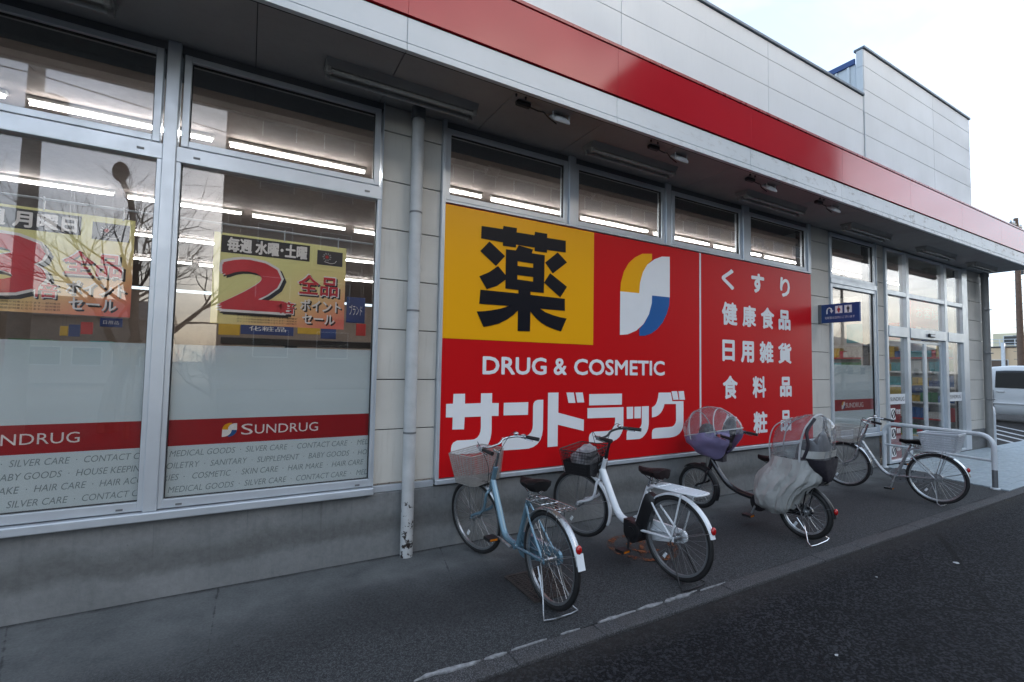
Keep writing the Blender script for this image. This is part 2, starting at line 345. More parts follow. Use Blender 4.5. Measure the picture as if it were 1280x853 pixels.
# ------------------------------------------------------------------ objects
def thing(name, label, cat, loc=(0, 0, 0), rz=0., group=None):
    o = bpy.data.objects.new(name, None); COL.objects.link(o); o.location = loc; o.rotation_euler = (0, 0, rz); o.empty_display_size = .1
    o['label'] = label; o['category'] = cat
    if group: o['group'] = group
    return o
def tag(o, label=None, cat=None, group=None, kind=None):
    for k, v in (('label', label), ('category', cat), ('group', group), ('kind', kind)):
        if v: o[k] = v
    return o
def root_of(o):
    while o.parent: o = o.parent
    return o
class MB:
    def __init__(s): s.v = []; s.f = []
    def add(s, v, f):
        n = len(s.v); s.v += [Vector(p) for p in v]; s.f += [tuple(i+n for i in q) for q in f]; return s
    def box(s, x0, x1, y0, y1, z0, z1):
        v = [(x, y, z) for x in (x0, x1) for y in (y0, y1) for z in (z0, z1)]
        return s.add(v, [(0, 1, 3, 2), (4, 6, 7, 5), (0, 4, 5, 1), (2, 3, 7, 6), (0, 2, 6, 4), (1, 5, 7, 3)])
    def bbox(s, x0, x1, y0, y1, z0, z1, c=.004):
        e = ((x0, x1), (y0, y1), (z0, z1)); vs = []; idx = {}
        for k in range(8):
            q = (k & 1, k >> 1 & 1, k >> 2 & 1)
            for a in range(3):
                p = [e[i][q[i]] if i == a else e[i][q[i]] + (c if q[i] == 0 else -c) for i in range(3)]
                idx[(q, a)] = len(vs); vs.append(Vector(p))
        fs = []
        for a in range(3):
            b, d = (a+1) % 3, (a+2) % 3
            for sd_ in (0, 1):
                loop = []
                for u, v in ((0, 0), (1, 0), (1, 1), (0, 1)):
                    q = [0]*3; q[a] = sd_; q[b] = u; q[d] = v; loop.append(idx[(tuple(q), a)])
                fs.append(loop if sd_ else loop[::-1])
            for u in (0, 1):
                for v in (0, 1):
                    q0 = [0]*3; q1 = [0]*3; q0[b] = q1[b] = u; q0[d] = q1[d] = v; q1[a] = 1
                    loop = [idx[(tuple(q0), b)], idx[(tuple(q1), b)], idx[(tuple(q1), d)], idx[(tuple(q0), d)]]
                    fs.append(loop if u ^ v else loop[::-1])
        for k in range(8):
            q = (k & 1, k >> 1 & 1, k >> 2 & 1); loop = [idx[(q, 0)], idx[(q, 1)], idx[(q, 2)]]
            fs.append(loop if sum(q) % 2 else loop[::-1])
        return s.add(vs, fs)
    def obox(s, c, ux, uy, uz):          # oriented box: centre and three half-axis vectors
        c, ux, uy, uz = map(Vector, (c, ux, uy, uz))
        v = [c+ux*a+uy*b+uz*d for a in (-1, 1) for b in (-1, 1) for d in (-1, 1)]
        return s.add(v, [(0, 1, 3, 2), (4, 6, 7, 5), (0, 4, 5, 1), (2, 3, 7, 6), (0, 2, 6, 4), (1, 5, 7, 3)])
    def tube(s, pts, r, seg=8, closed=False, cap=True):
        pts = [Vector(p) for p in pts]; n = len(pts); rs = r if isinstance(r, (list, tuple)) else [r]*n
        tan = []
        for i in range(n):
            a = pts[(i-1) % n] if (closed or i) else pts[i]; b = pts[(i+1) % n] if (closed or i < n-1) else pts[i]
            t = b-a; tan.append(t.normalized() if t.length > 1e-9 else Vector((0, 0, 1)))
        u = tan[0].orthogonal().normalized(); v = []
        for i in range(n):
            u = (u - tan[i]*u.dot(tan[i])); u = u.normalized() if u.length > 1e-6 else tan[i].orthogonal().normalized(); w_ = tan[i].cross(u)
            for k in range(seg):
                a = 2*math.pi*k/seg; v.append(pts[i] + (u*math.cos(a)+w_*math.sin(a))*rs[i])
        f = []
        for i in range(n if closed else n-1):
            j = (i+1) % n
            for k in range(seg):
                l = (k+1) % seg; f.append((i*seg+k, i*seg+l, j*seg+l, j*seg+k))
        if cap and not closed: f += [tuple(range(seg))[::-1], tuple((n-1)*seg+k for k in range(seg))]
        return s.add(v, f)
    def cyl(s, a, b, r, seg=14): return s.tube([a, b], r, seg)
    def ell(s, c, r, nu=14, nv=9, M=None, fn=None):
        c = Vector(c); v = []; f = []
        for j in range(nv+1):
            th = math.pi*j/nv
            for i in range(nu):
                ph = 2*math.pi*i/nu; p = Vector((math.sin(th)*math.cos(ph)*r[0], math.sin(th)*math.sin(ph)*r[1], math.cos(th)*r[2]))
                if fn: p = fn(p)
                if M: p = M @ p
                v.append(c+p)
        for j in range(nv):
            for i in range(nu): k = (i+1) % nu; f.append((j*nu+i, (j+1)*nu+i, (j+1)*nu+k, j*nu+k))
        return s.add(v, f)
    def loft(s, rings, cap0=True, cap1=True):
        n = len(rings[0]); v = [p for r in rings for p in r]; f = []
        for i in range(len(rings)-1):
            for k in range(n): l = (k+1) % n; f.append((i*n+k, i*n+l, (i+1)*n+l, (i+1)*n+k))
        if cap0: f.append(tuple(range(n))[::-1])
        if cap1: f.append(tuple((len(rings)-1)*n+k for k in range(n)))
        return s.add(v, f)
    def poly(s, loops, fn, th):          # filled 2D outline (first loop outer, rest holes) -> slab of thickness vector th
        th = Vector(th); flat = [Vector((p[0], p[1], 0)) for l in loops for p in l]
        tris = tessellate_polygon([[Vector((p[0], p[1], 0)) for p in l] for l in loops])
        P = [Vector(fn(p.x, p.y)) for p in flat]; n = len(P)
        f = []
        for t in tris:
            nn = (P[t[1]]-P[t[0]]).cross(P[t[2]]-P[t[0]]); t = tuple(t) if nn.dot(th) > 0 else tuple(t)[::-1]
            f += [tuple(i+n for i in t), t[::-1]]
        o = 0
        for l in loops:
            for k in range(len(l)): a, b = o+k, o+(k+1) % len(l); f.append((a, b, b+n, a+n))
            o += len(l)
        return s.add(P+[p+th for p in P], f)
    def xf(s, M): s.v = [M @ p for p in s.v]; return s
    def mesh(s, name, mat, smooth=False, off=None):
        me = bpy.data.meshes.new(name); v = [p-off for p in s.v] if off else s.v
        me.from_pydata([tuple(p) for p in v], [], s.f); me.materials.append(MATS[mat] if isinstance(mat, str) else mat)
        if smooth:
            me.polygons.foreach_set('use_smooth', [True]*len(me.polygons)); me.set_sharp_from_angle(angle=R_(38))
        me.update(); return me
    def build(s, name, mat, parent=None, smooth=False, local=False):
        off = None
        if parent is not None and not local: off = root_of(parent).location.copy()
        me = s.mesh(name, mat, smooth, off)
        o = bpy.data.objects.new(name, me); COL.objects.link(o); o.parent = parent; return o
    def solo(s, name, mat, base, smooth=False):   # a top-level one-mesh object with its origin at base
        base = Vector(base); o = bpy.data.objects.new(name, s.mesh(name, mat, smooth, base)); COL.objects.link(o); o.location = base; return o
def put(me, name, parent, loc, rot=None):          # another object on shared mesh data
    o = bpy.data.objects.new(name, me); COL.objects.link(o); o.parent = parent
    o.location = Vector(loc) - (root_of(parent).location if parent else Vector())
    if rot: o.rotation_euler = rot
    return o
def copy_tree(o, parent=None):
    c = o.copy(); COL.objects.link(c); c.parent = parent
    for ch in list(o.children): copy_tree(ch, c)
    return c
# text -> 2D outline mesh (verts, faces); bold by offset; fitted into a box
def text2d(body, bold=0., shear=0., extrude=0., res=3):
    cu = bpy.data.curves.new('lettering', 'FONT'); cu.body = body; cu.size = 1; cu.offset = bold; cu.shear = shear
    cu.resolution_u = res; cu.fill_mode = 'FRONT'
    o = bpy.data.objects.new('lettering', cu); COL.objects.link(o)
    dg = bpy.context.evaluated_depsgraph_get(); me = bpy.data.meshes.new_from_object(o.evaluated_get(dg))
    v = [Vector((p.co.x, p.co.y, 0)) for p in me.vertices]; f = [tuple(p.vertices) for p in me.polygons]
    bpy.data.objects.remove(o); bpy.data.curves.remove(cu); bpy.data.meshes.remove(me)
    return v, f
def lettering(name, body, box, Y, mat, parent, bold=0., shear=0., keep=None, fit=True, clip=None, th=0.):
    """box = x0, x1, z0, z1 on the plane y = Y (read from -y side)"""
    v, f = text2d(body, min(bold, 0), shear)
    if not v: return None
    xs = [p.x for p in v]; ys = [p.y for p in v]; x0, x1, z0, z1 = box
    sx = (x1-x0)/(max(xs)-min(xs)); sz = (z1-z0)/(max(ys)-min(ys))
    mb = MB(); P = [Vector((x0+(p.x-min(xs))*sx, Y, z0+(p.y-min(ys))*sz)) for p in v]
    if clip:
        P2 = []; keepf = []
        for q in f:
            cx = sum(P[i].x for i in q)/len(q)
            if clip[0] <= min(P[i].x for i in q) and max(P[i].x for i in q) <= clip[1]: keepf.append(q)
        f = keepf
        used = sorted({i for q in f for i in q}); mp = {i: k for k, i in enumerate(used)}; P = [P[i] for i in used]; f = [tuple(mp[i] for i in q) for q in f]
        if not f: return None
    if bold > 0:                                     # heavy weight: strokes thickened by shifted outlines
        e = bold*(z1-z0)*(1. if '\n' not in body else .5); c = Vector(((x0+x1)/2, 0, (z0+z1)/2)); kx = 1-2*e/(x1-x0); kz = 1-2*e/(z1-z0)
        for i in range(9):
            d = Vector((0, 0, 0)) if i == 8 else Vector((math.cos(i*math.pi/4)*e, 0, math.sin(i*math.pi/4)*e))
            mb.add([Vector((c.x+(p.x-c.x)*kx, p.y-i*.00012, c.z+(p.z-c.z)*kz))+d for p in P], f)
    else: mb.add(P, f)
    return mb.build(name, mat, parent)
def pbox(x0, y0, x1, y1, Y):                       # photo box -> box on plane y = Y
    xm, ym = (x0+x1)/2, (y0+y1)/2
    return on_y(x0, ym, Y).x, on_y(x1, ym, Y).x, on_y(xm, y1, Y).z, on_y(xm, y0, Y).z
#==SETTING==
# ground far sheet, road, apron
g = MB().box(-400, 900, -500, 600, -.30, -.06).solo('ground', 'ground_far', (0, 0, -.06)); tag(g, kind='structure')
mb = MB(); mb.box(-30, 60, -13, 2.242, -.08, -.018); mb.box(14.75, 60, 2.242, 14, -.08, -.018)
road = mb.solo('road', 'asphalt', (0, -5, -.05)); tag(road, kind='structure')
mb = MB()
def apron_sheet():                                   # gently uneven concrete, finely gridded
    xs = np.linspace(-8, 9.36, 90); ys = np.linspace(2.371, 4.05, 20)
    v = []
    for y in ys:
        for x in xs:
            xe = min(x, 9.18 + (y-2.45)*.19) if x > 9 else x
            v.append((xe, y, .006*noise.noise((x*.7, y*1.3, 3.)) - .002))
    f = [(j*90+i, j*90+i+1, (j+1)*90+i+1, (j+1)*90+i) for j in range(19) for i in range(89)]
    return v, f
mb.add(*apron_sheet()); mb.box(-8, 9.1, 2.36, 4.3, -.08, -.03)
sw = mb.solo('sidewalk', 'apron_concrete', (1, 3.1, -.06), True); tag(sw, kind='structure')
km = MB().bbox(-.2985, .2985, -.06, .064, -.08, .0, .004).mesh('kerb_stone', 'kerb_concrete')
x = -7.66
while x < 20:
    o = put(km, 'kerb_stone', sw, (x+.3, 2.306, random.uniform(-.003, .002)), (0, 0, random.uniform(-.004, .004))); x += .6
# crumbling mortar along the kerb joint
def blotch(x0, x1, y, wmax, seed):
    rnd = random.Random(seed); n = max(6, int((x1-x0)/.035)); top = []; bot = []
    for i in range(n+1):
        t = i/n; xx = x0+(x1-x0)*t; e = math.sin(math.pi*min(1, max(0, t)))**.5
        wdt = wmax*e*(.25+1.7*abs(noise.noise((xx*6, seed, 0)))+.5*rnd.random())
        yo = y+.012*noise.noise((xx*5, 5, seed)); top.append((xx, yo+wdt*(.5+.3*rnd.random()))); bot.append((xx, yo-wdt*(.4+.25*rnd.random())))
    return top+bot[::-1]
for k, (a, b, y, wd) in enumerate(((.3, .62, 2.372, .03), (.80, 1.17, 2.375, .042), (1.19, 1.33, 2.37, .020), (1.36, 1.60, 2.372, .016), (1.70, 1.84, 2.37, .010), (1.98, 2.30, 2.37, .022), (2.31, 2.55, 2.372, .034), (2.56, 2.90, 2.368, .030), (2.92, 3.2, 2.366, .014))):
    MB().poly([blotch(a, b, y, wd, k)], lambda u, v: (u, v, -.003), (0, 0, .009)).build('mortar_patch', 'mortar', sw)
# pale tiles in front of the entrance
ep = MB().box(9.1, 14.7, 2.372, 4.3, -.08, -.012); ep.box(14.7, 20, 2.372, 3.9, -.08, -.012); ep = ep.solo('entrance_paving', 'kerb_concrete', (12, 3.1, -.06)); tag(ep, kind='structure')
tm = MB().bbox(-.595, .595, -.0635, .0635, -.02, .004, .004).mesh('tile', 'tile_pale')
for j in range(12):
    y = 2.44+.132*j; xl = 9.22+(y-2.45)*.19
    xx = xl - (.6 if j % 2 else 0)
    while xx < 19.4:
        a = max(xx, xl); L = xx+1.2-a
        if L > .15:
            o = put(tm, 'tile', ep, (a+L/2, y, random.uniform(-.002, .001))); o.scale.x = L/1.2
        xx += 1.2
# parking bay lines by the van
pl = MB()
for (a, b) in (((19.3, 5.35), (16.9, 3.6)), ((18.0, 4.97), (15.6, 3.2)), ((16.7, 4.6), (14.9, 3.3)), ((21.0, 5.9), (18.3, 3.9))):
    a = Vector((*a, 0)); b = Vector((*b, 0)); d = (b-a).normalized(); n = Vector((-d.y, d.x, 0))*.06
    pl = MB(); pl.add([p+Vector((0, 0, -.014)) for p in (a+n, b+n, b-n, a-n)], [(0, 1, 2, 3)]); pl.build('painted_line', 'paint_line', road)
for (p, q) in (((3.0, 1.5), .012), ((5.35, 1.72), .025), ((4.4, 1.9), .01)):
    c = Vector((*p, -.016)); MB().add([c+Vector((math.cos(a)*q*random.uniform(.7, 1.4), math.sin(a)*q*random.uniform(.5, 1), 0)) for a in np.linspace(0, 5.6, 8)], [tuple(range(8))]).build('paint_fleck', 'paint_line', road)
# orange worn marking under the white bicycle
om = MB()
def ring(c, r0, r1, a0, a1, n=26):
    v = []; 
    for i in range(n+1):
        a = a0+(a1-a0)*i/n; v += [(c[0]+math.cos(a)*r0, c[1]+math.sin(a)*r0, .0065), (c[0]+math.cos(a)*r1, c[1]+math.sin(a)*r1, .0065)]
    om.add(v, [(2*i, 2*i+1, 2*i+3, 2*i+2) for i in range(n)])
ring((3.14, 3.16), .25, .31, .2, 6.1); ring((3.16, 3.17), .10, .15, 1.2, 5.2)
om.add([(2.98, 3.02, .0068), (3.03, 2.99, .0068), (3.33, 3.32, .0068), (3.28, 3.35, .0068)], [(0, 1, 2, 3)])
om.add([(3.36, 3.0, .0068), (3.44, 3.02, .0068), (3.50, 3.16, .0068), (3.42, 3.14, .0068)], [(0, 1, 2, 3)])
om = om.solo('ground_marking', 'orange_paint', (3.14, 3.16, .0065)); tag(om, 'worn orange painted ring on the concrete under the white bicycle', 'ground marking')
# drain grate
gr = thing('drain_grate', 'rusty iron drain grate in the concrete beside the blue bicycle', 'grate', (1.95, 2.98, 0))
f_ = MB()
for a in ((1.76, 2.14, 2.76, 2.785), (1.76, 2.14, 3.175, 3.20), (1.76, 1.785, 2.785, 3.175), (2.115, 2.14, 2.785, 3.175)): f_.box(*a, -.02, .009)
f_.build('frame', 'grate_iron', gr); MB().box(1.786, 2.114, 2.786, 3.174, -.012, .0045).build('pit', 'pit_dark', gr)
bm_ = MB().box(-.164, .164, -.0055, .0055, -.008, .0035).mesh('bar', 'grate_iron')
for i in range(14): put(bm_, 'bar', gr, (1.95, 2.80+i*.0275, .0045))
cb = MB().box(-.006, .006, -.193, .193, -.008, .0028).mesh('cross_bar', 'grate_iron')
for i in range(9): put(cb, 'cross_bar', gr, (1.82+i*.0325, 2.98, .0045))

# ------------------------------------------------------------------ the shop building
ST = thing('drugstore', 'long single-storey drugstore with white panels, red canopy band and glazed front', 'store', (4, 4.5, 0))
XL, XR, ZS = -7.0, 14.22, 3.825                      # left end, right corner, soffit height
MB().bbox(XL, 9.44, 3.985, 4.25, -.05, .525, .006).build('plinth', 'plinth_concrete', ST)
MB().bbox(13.33, XR, 3.99, 4.25, -.05, .40, .006).build('plinth', 'plinth_concrete', ST)
MB().box(XL, 14.0, 4.10, 16.2, -.05, .012).build('interior_floor', 'int_floor', ST)
MB().box(XL, 14.0, 4.16, 16.2, 3.58, 3.64).build('interior_ceiling', 'int_ceiling', ST)
MB().box(XL, 14.0, 16.2, 16.3, 0, 3.5).build('interior_wall', 'int_wall', ST)
MB().box(XL-.05, XL+.05, 4.25, 16.2, 0, 6.0).build('side_wall', 'panel_white', ST)
MB().box(14.0, XR, 4.26, 16.2, 0, 6.0).build('side_wall', 'siding', ST)
# siding bands between the windows: separate boards with shadow gaps
JZ = [.595, 1.042, 1.462, 1.888, 2.315, 2.748, 3.165, 3.598, ZS]
def siding(x0, x1, zs, y=4.0, bott=True):
    for a, b in zip(zs[:-1], zs[1:]):
        MB().bbox(x0, x1, y, y+.03, a+.004, b-.004, .003).build('siding_panel', 'siding', ST)
    MB().box(x0+.002, x1-.002, y+.022, y+.20, zs[0], zs[-1]).build('backing', 'gasket', ST)
    if bott: MB().bbox(x0, x1, y-.008, y+.03, .528, .583, .003).build('base_trim', 'alum', ST)
siding(.945, 1.472, JZ); siding(7.41, 7.955, JZ); siding(9.42, 9.735, [.595]+JZ[1:])
siding(13.345, 14.215, [.405, .60]+JZ[1:], bott=False)
for z in (.53,):
    pass
siding(-7.0, -2.06, JZ)

FY0, FY1 = 3.972, 4.06                               # frames
def frame(x0, x1, z0, z1, w_, name, parent, mat='alum', y0=FY0, y1=FY1, wb=None):
    wb = wb or w_; f = MB()
    f.bbox(x0, x0+w_, y0, y1, z0, z1, .003); f.bbox(x1-w_, x1, y0, y1, z0, z1, .003)
    f.bbox(x0+w_, x1-w_, y0+.001, y1, z0, z0+wb, .003); f.bbox(x0+w_, x1-w_, y0+.001, y1, z1-w_, z1, .003)
    return f.build(name, mat, parent)
def window_part(name, x0, x1, z0, z1, w_, y0=FY0, glass='glass', wb=None, gk=True):
    g_ = MB().box(x0+w_, x1-w_, 4.012, 4.020, z0+(wb or w_), z1-w_).build('window', glass, ST)
    frame(x0, x1, z0, z1, w_, 'frame', g_, y0=y0, wb=wb)
    if gk: frame(x0+w_, x1-w_, z0+(wb or w_), z1-w_, .006, 'gasket', g_, 'gasket', y0=4.0, y1=4.03)
    return g_
LOGO = dict(y=[(360, 115), (360, 165), (320, 205), (285, 265), (262, 350), (255, 438), (100, 423), (105, 350), (130, 260), (170, 190), (220, 145), (280, 115)],
            w=[(505, 140), (505, 472), (360, 457), (358, 520), (335, 610), (290, 690), (230, 745), (160, 775), (97, 780), (100, 423), (255, 438), (262, 350), (285, 265), (320, 205), (380, 160), (440, 138)],
            b=[(360, 457), (505, 472), (500, 540), (480, 610), (445, 680), (400, 735), (350, 770), (300, 787), (255, 787), (256, 732), (300, 680), (335, 610), (358, 520)])
def logo(box, Y, parent, mats=('sign_yellow', 'print_white', 'sign_blue')):
    x0, x1, z0, z1 = box
    for k, mt in zip('ywb', mats):
        MB().poly([LOGO[k]], lambda u, v: (x0+(u-97)/408*(x1-x0), Y, z1-(v-113)/674*(z1-z0)), (0, -.0005, 0)).build('emblem', mt, parent)
TXT = [("MEDICAL GOODS  ·  SILVER CARE  ·  CONTACT CARE  ·  ", 212, 563, .0), ("TOILETRY  ·  SANITARY  ·  SUPPLEMENT  ·  BABY GOODS  ·  HOUSE KEEPING  ·  ", 202, 581, .0),
       ("COSMETIC  ·  SKIN CARE  ·  HAIR MAKE  ·  HAIR CARE  ·  HAIR ACCESSORIES  ·  ", 240.3, 594.5, .0), ("MEDICAL GOODS  ·  SILVER CARE  ·  CONTACT CARE  ·  ", 209.7, 612, .0)]
P1 = on_y(446, 560, 4.02).x - on_y(212, 563, 4.02).x
def film_rows(win, x0, x1):
    v, f = text2d(TXT[0][0]+'I'); full = max(p.x for p in v); u = P1/full
    for i, (s, px, py, _) in enumerate(TXT):
        v, f = text2d(s+'I'); per = max(p.x for p in v)*u; sx = on_y(px, py, 4.02).x; zc = (.948, .866, .786, .702)[i]
        n0 = math.floor((x0-sx)/per)-1
        for k in range(n0, n0+6):
            xa = sx+k*per
            if xa > x1 or xa+per < x0: continue
            vv, _f = text2d(s.rstrip(' ·'), shear=.22); wv = (max(p.x for p in vv)-min(p.x for p in vv))*u
            lettering('lettering', s.rstrip(' ·')+' ', (xa, xa+wv, zc-.021, zc+.021), 4.0212, 'film_grey_text', win, shear=.22, clip=(x0, x1))
            xd = xa+wv+.03
            if x0 < xd < x1: MB().add([(xd+math.cos(a)*.004, 4.0212, zc+math.sin(a)*.004) for a in np.linspace(0, 5.2, 6)], [tuple(range(6))]).build('lettering_dot', 'film_grey_text', win)
def big_window(x0, x1, logo_box=None, text_box=None, rows=True):
    # one bay: opening transom light above, tall fixed pane below
    t_ = window_part('transom', x0+.02, x1-.02, 3.10, 3.765, .045, y0=3.98)
    wdw = window_part('pane', x0, x1, .592, 3.085, .03, glass='glass', wb=.058)
    MB().bbox(x0-.001, x1+.001, FY0-.006, FY1, 2.978, 3.088, .004).build('transom_bar', 'alum', wdw)
    MB().box(x0+.03, x1-.03, 4.022, 4.0245, .65, 1.0).build('frosted_film', 'frost_film', wdw)
    MB().box(x0+.03, x1-.03, 4.022, 4.0245, 1.0, 1.18).build('red_band', 'film_red', wdw)
    MB().box(x0+.03, x1-.03, 4.022, 4.0245, 1.18, 1.705).build('frosted_film', 'frost_film', wdw)
    for xs in (x0+.12, x1-.12):
        MB().box(xs-.02, xs+.02, FY0-.010, FY0+.004, 3.02, 3.034).build('drain_slot', 'alum_dark', wdw)
        MB().box(xs-.018, xs+.018, FY0-.004, FY0+.004, .606, .618).build('drain_slot', 'alum_dark', wdw)
    return wdw
YF = 4.0205
BIG = []
for x0, x1 in ((-2.01, -.565), (-.487, .938)):
    wdw = big_window(x0, x1); BIG.append(wdw)
    dx = 0 if x0 > -1 else on_y(99.5, 547, YF).x-on_y(397.4, 537, YF).x
    lb = pbox(277.5, 529.5, 296, 550, YF); tb = pbox(301.6, 528.4, 397.4, 546.5, YF)
    lb = (lb[0]+dx, lb[1]+dx, 1.045, 1.145); tb = (tb[0]+dx, tb[1]+dx, 1.058, 1.13)
    logo(lb, 4.0215, wdw, ('sign_yellow', 'print_white', 'sign_blue'))
    n_ = len('SUNDRUG'); 
    lettering('lettering', 'S', (tb[0], tb[0]+.075, tb[2]-.003, tb[3]+.004), 4.0215, 'print_white', wdw, bold=-.002)
    lettering('lettering', 'UNDRUG', (tb[0]+.088, tb[1], tb[2], tb[3]-.004), 4.0215, 'print_white', wdw, bold=-.002)
for wdw, (x0, x1) in zip(BIG, ((-1.975, -.60), (-.452, .905))):
    for o in film_rows(wdw, x0, x1) or []: pass
# film, bands and print sit on the room side of the pane: shift the small print just in front of the film
MB().bbox(-.565, -.487, 3.955, 4.07, .585, ZS, .004).build('mullion', 'alum', ST)
MB().bbox(-2.06, -2.01, 3.96, 4.07, .585, ZS, .004).build('mullion', 'alum', ST)
MB().bbox(.938, .944, 3.965, 4.07, .585, ZS, .002).build('jamb', 'alum', ST)
MB().bbox(-2.06, .938, 3.99, 4.09, 3.768, ZS, .003).build('head', 'alum_dark', ST)
MB().bbox(-2.09, .944, 3.93, 4.07, .528, .583, .006).build('sill', 'alum', ST)
# row of windows above the big sign
UX = [(1.51, 2.882), (2.974, 4.312), (4.437, 5.775), (5.924, 7.33)]
for a, b in UX: window_part('window', a, b, 3.10, 3.765, .05, y0=3.985, glass='glass')
for a in (2.882, 4.312, 5.775): MB().bbox(a+.002, a+.088+.05*(a > 5)*.9, 3.962, 4.07, 3.07, ZS, .004).build('mullion', 'alum', ST)
MB().bbox(1.474, 1.508, 3.955, 4.07, .56, ZS, .003).build('jamb', 'alum', ST)
MB().bbox(7.332, 7.408, 3.965, 4.07, 3.068, ZS, .003).build('jamb', 'alum', ST)
MB().bbox(1.51, 7.33, 3.99, 4.09, 3.768, ZS, .003).build('head', 'alum_dark', ST)
MB().bbox(1.51, 7.33, 3.968, 4.07, 3.068, 3.092, .003).build('sill', 'alum', ST)
MB().bbox(1.474, 7.408, 3.945, 4.0, .545, .588, .005).build('sill', 'alum', ST)
MB().box(1.51, 7.405, 4.0, 4.16, .53, 3.07).build('wall_behind_sign', 'int_wall', ST)
# window left of the entrance
w5 = window_part('window', 7.96, 9.40, .592, 2.985, .055, glass='glass', wb=.07); window_part('window', 7.96, 9.40, 3.075, 3.80, .05, glass='glass')
MB().bbox(7.96, 9.40, 3.962, FY1, 2.987, 3.073, .004).build('transom_bar', 'alum', w5)
MB().bbox(7.95, 9.43, 3.93, 4.07, .528, .586, .006).build('sill', 'alum', ST)
MB().bbox(9.402, 9.418, 3.96, 4.07, .586, ZS, .003).build('jamb', 'alum', ST)
MB().box(8.015, 9.345, 4.022, 4.0245, .662, .965).build('frosted_film', 'frost_film', w5); MB().box(8.015, 9.345, 4.022, 4.0245, .965, 1.145).build('red_band', 'film_red', w5); MB().box(8.015, 9.345, 4.022, 4.0245, 1.145, 1.705).build('frosted_film', 'frost_film', w5)
logo((8.32, 8.42, .99, 1.115), 4.0215, w5); lettering('lettering', 'SUNDRUG', (8.44, 9.0, 1.012, 1.09), 4.0215, 'print_white', w5)
# entrance: curtain frame, transom lights, sliding doors
DX = [9.80, 10.47, 10.66, 12.13, 12.33, 12.93]      # glass edges of the three bays
fr = MB()
for a, b in ((9.738, 9.80), (10.47, 10.66), (12.13, 12.33), (12.93, 13.30)):
    c = (a+b)/2; wv = min(.06, (b-a)/2); fr.bbox(c-wv, c+wv, 3.965, 4.08, .012, 3.80, .004)
ent = fr.build('entrance_frame', 'alum', ST)
def ebar(z0, z1, y0=3.968):
    for a, b in ((9.80, 10.505), (10.625, 12.17), (12.29, 13.055)): MB().bbox(a+.001, b-.001, y0, 4.075, z0, z1, .004).build('bar', 'alum', ent)
ebar(2.975, 3.055); ebar(2.235, 2.42, 3.955); ebar(.012, .06); ebar(3.77, 3.80)
for a, b in ((9.80, 10.505), (10.625, 12.17), (12.29, 13.055)):
    for z0, z1 in ((2.42, 2.975), (3.055, 3.77)):
        MB().box(a, b, 4.016, 4.024, z0, z1).build('pane', 'glass', ent)
MB().bbox(13.175, 13.342, 3.968, 4.08, .012, ZS, .004).build('jamb', 'alum', ent)
MB().box(13.055, 13.175, 4.016, 4.024, .012, 3.8).build('pane', 'glass', ent)
for a, b in ((9.80, 10.505), (12.29, 13.055)):
    MB().box(a, b, 4.016, 4.024, .06, 2.235).build('pane', 'glass_clear', ent)
for a, b in ((10.63, 11.40), (11.40, 12.165)):
    d_ = MB().box(a+.05, b-.05, 4.036, 4.044, .08, 2.15).build('sliding_door', 'glass_clear', ST)
    frame(a+.002, b-.002, .02, 2.20, .05, 'frame', d_, y0=4.02, y1=4.06)
sn = MB().bbox(11.33, 11.58, 3.92, 3.955, 2.275, 2.345, .012).build('door_sensor', 'black_plastic', ent); MB().bbox(11.36, 11.55, 3.912, 3.92, 2.29, 2.325, .003).build('sensor_lens', 'lamp_white', ent)
# white name strips and red notices on the side lights
for (a, b) in ((9.83, 10.48), (12.32, 13.03)):
    MB().box(a, b, 4.010, 4.014, 1.03, 1.21).build('name_strip', 'sign_white', ent)
    cx = (a+b)/2-.30
    logo((cx-.02, cx+.045, 1.07, 1.17), 4.008, ent, ('sign_black', 'card_red', 'sign_black')); lettering('lettering', 'SUNDRUG', (cx+.06, cx+.58, 1.085, 1.155), 4.008, 'sign_black', ent)
for k, z in enumerate((.70, .36, .05)):
    MB().box(9.90, 10.33, 4.026, 4.028, z, z+.32).build('notice', 'card_red', ent)
    MB().box(9.93, 10.10, 4.0145, 4.0155, z+.06, z+.26).build('notice_icon', 'print_white', ent)
    rg = MB(); rg.tube([(10.015+math.cos(a)*.06, 4.012, z+.16+math.sin(a)*.075) for a in np.linspace(0, 2*math.pi, 20)[:-1]], .008, 5, True); rg.tube([(9.975, 4.012, z+.105), (10.055, 4.012, z+.215)], .008, 5); rg.build('notice_icon', 'print_black', ent)
    lettering('lettering', ('禁煙', '撮影', 'お願い')[k], (10.13, 10.29, z+.15, z+.24), 4.0145, 'print_white', ent, bold=.01)

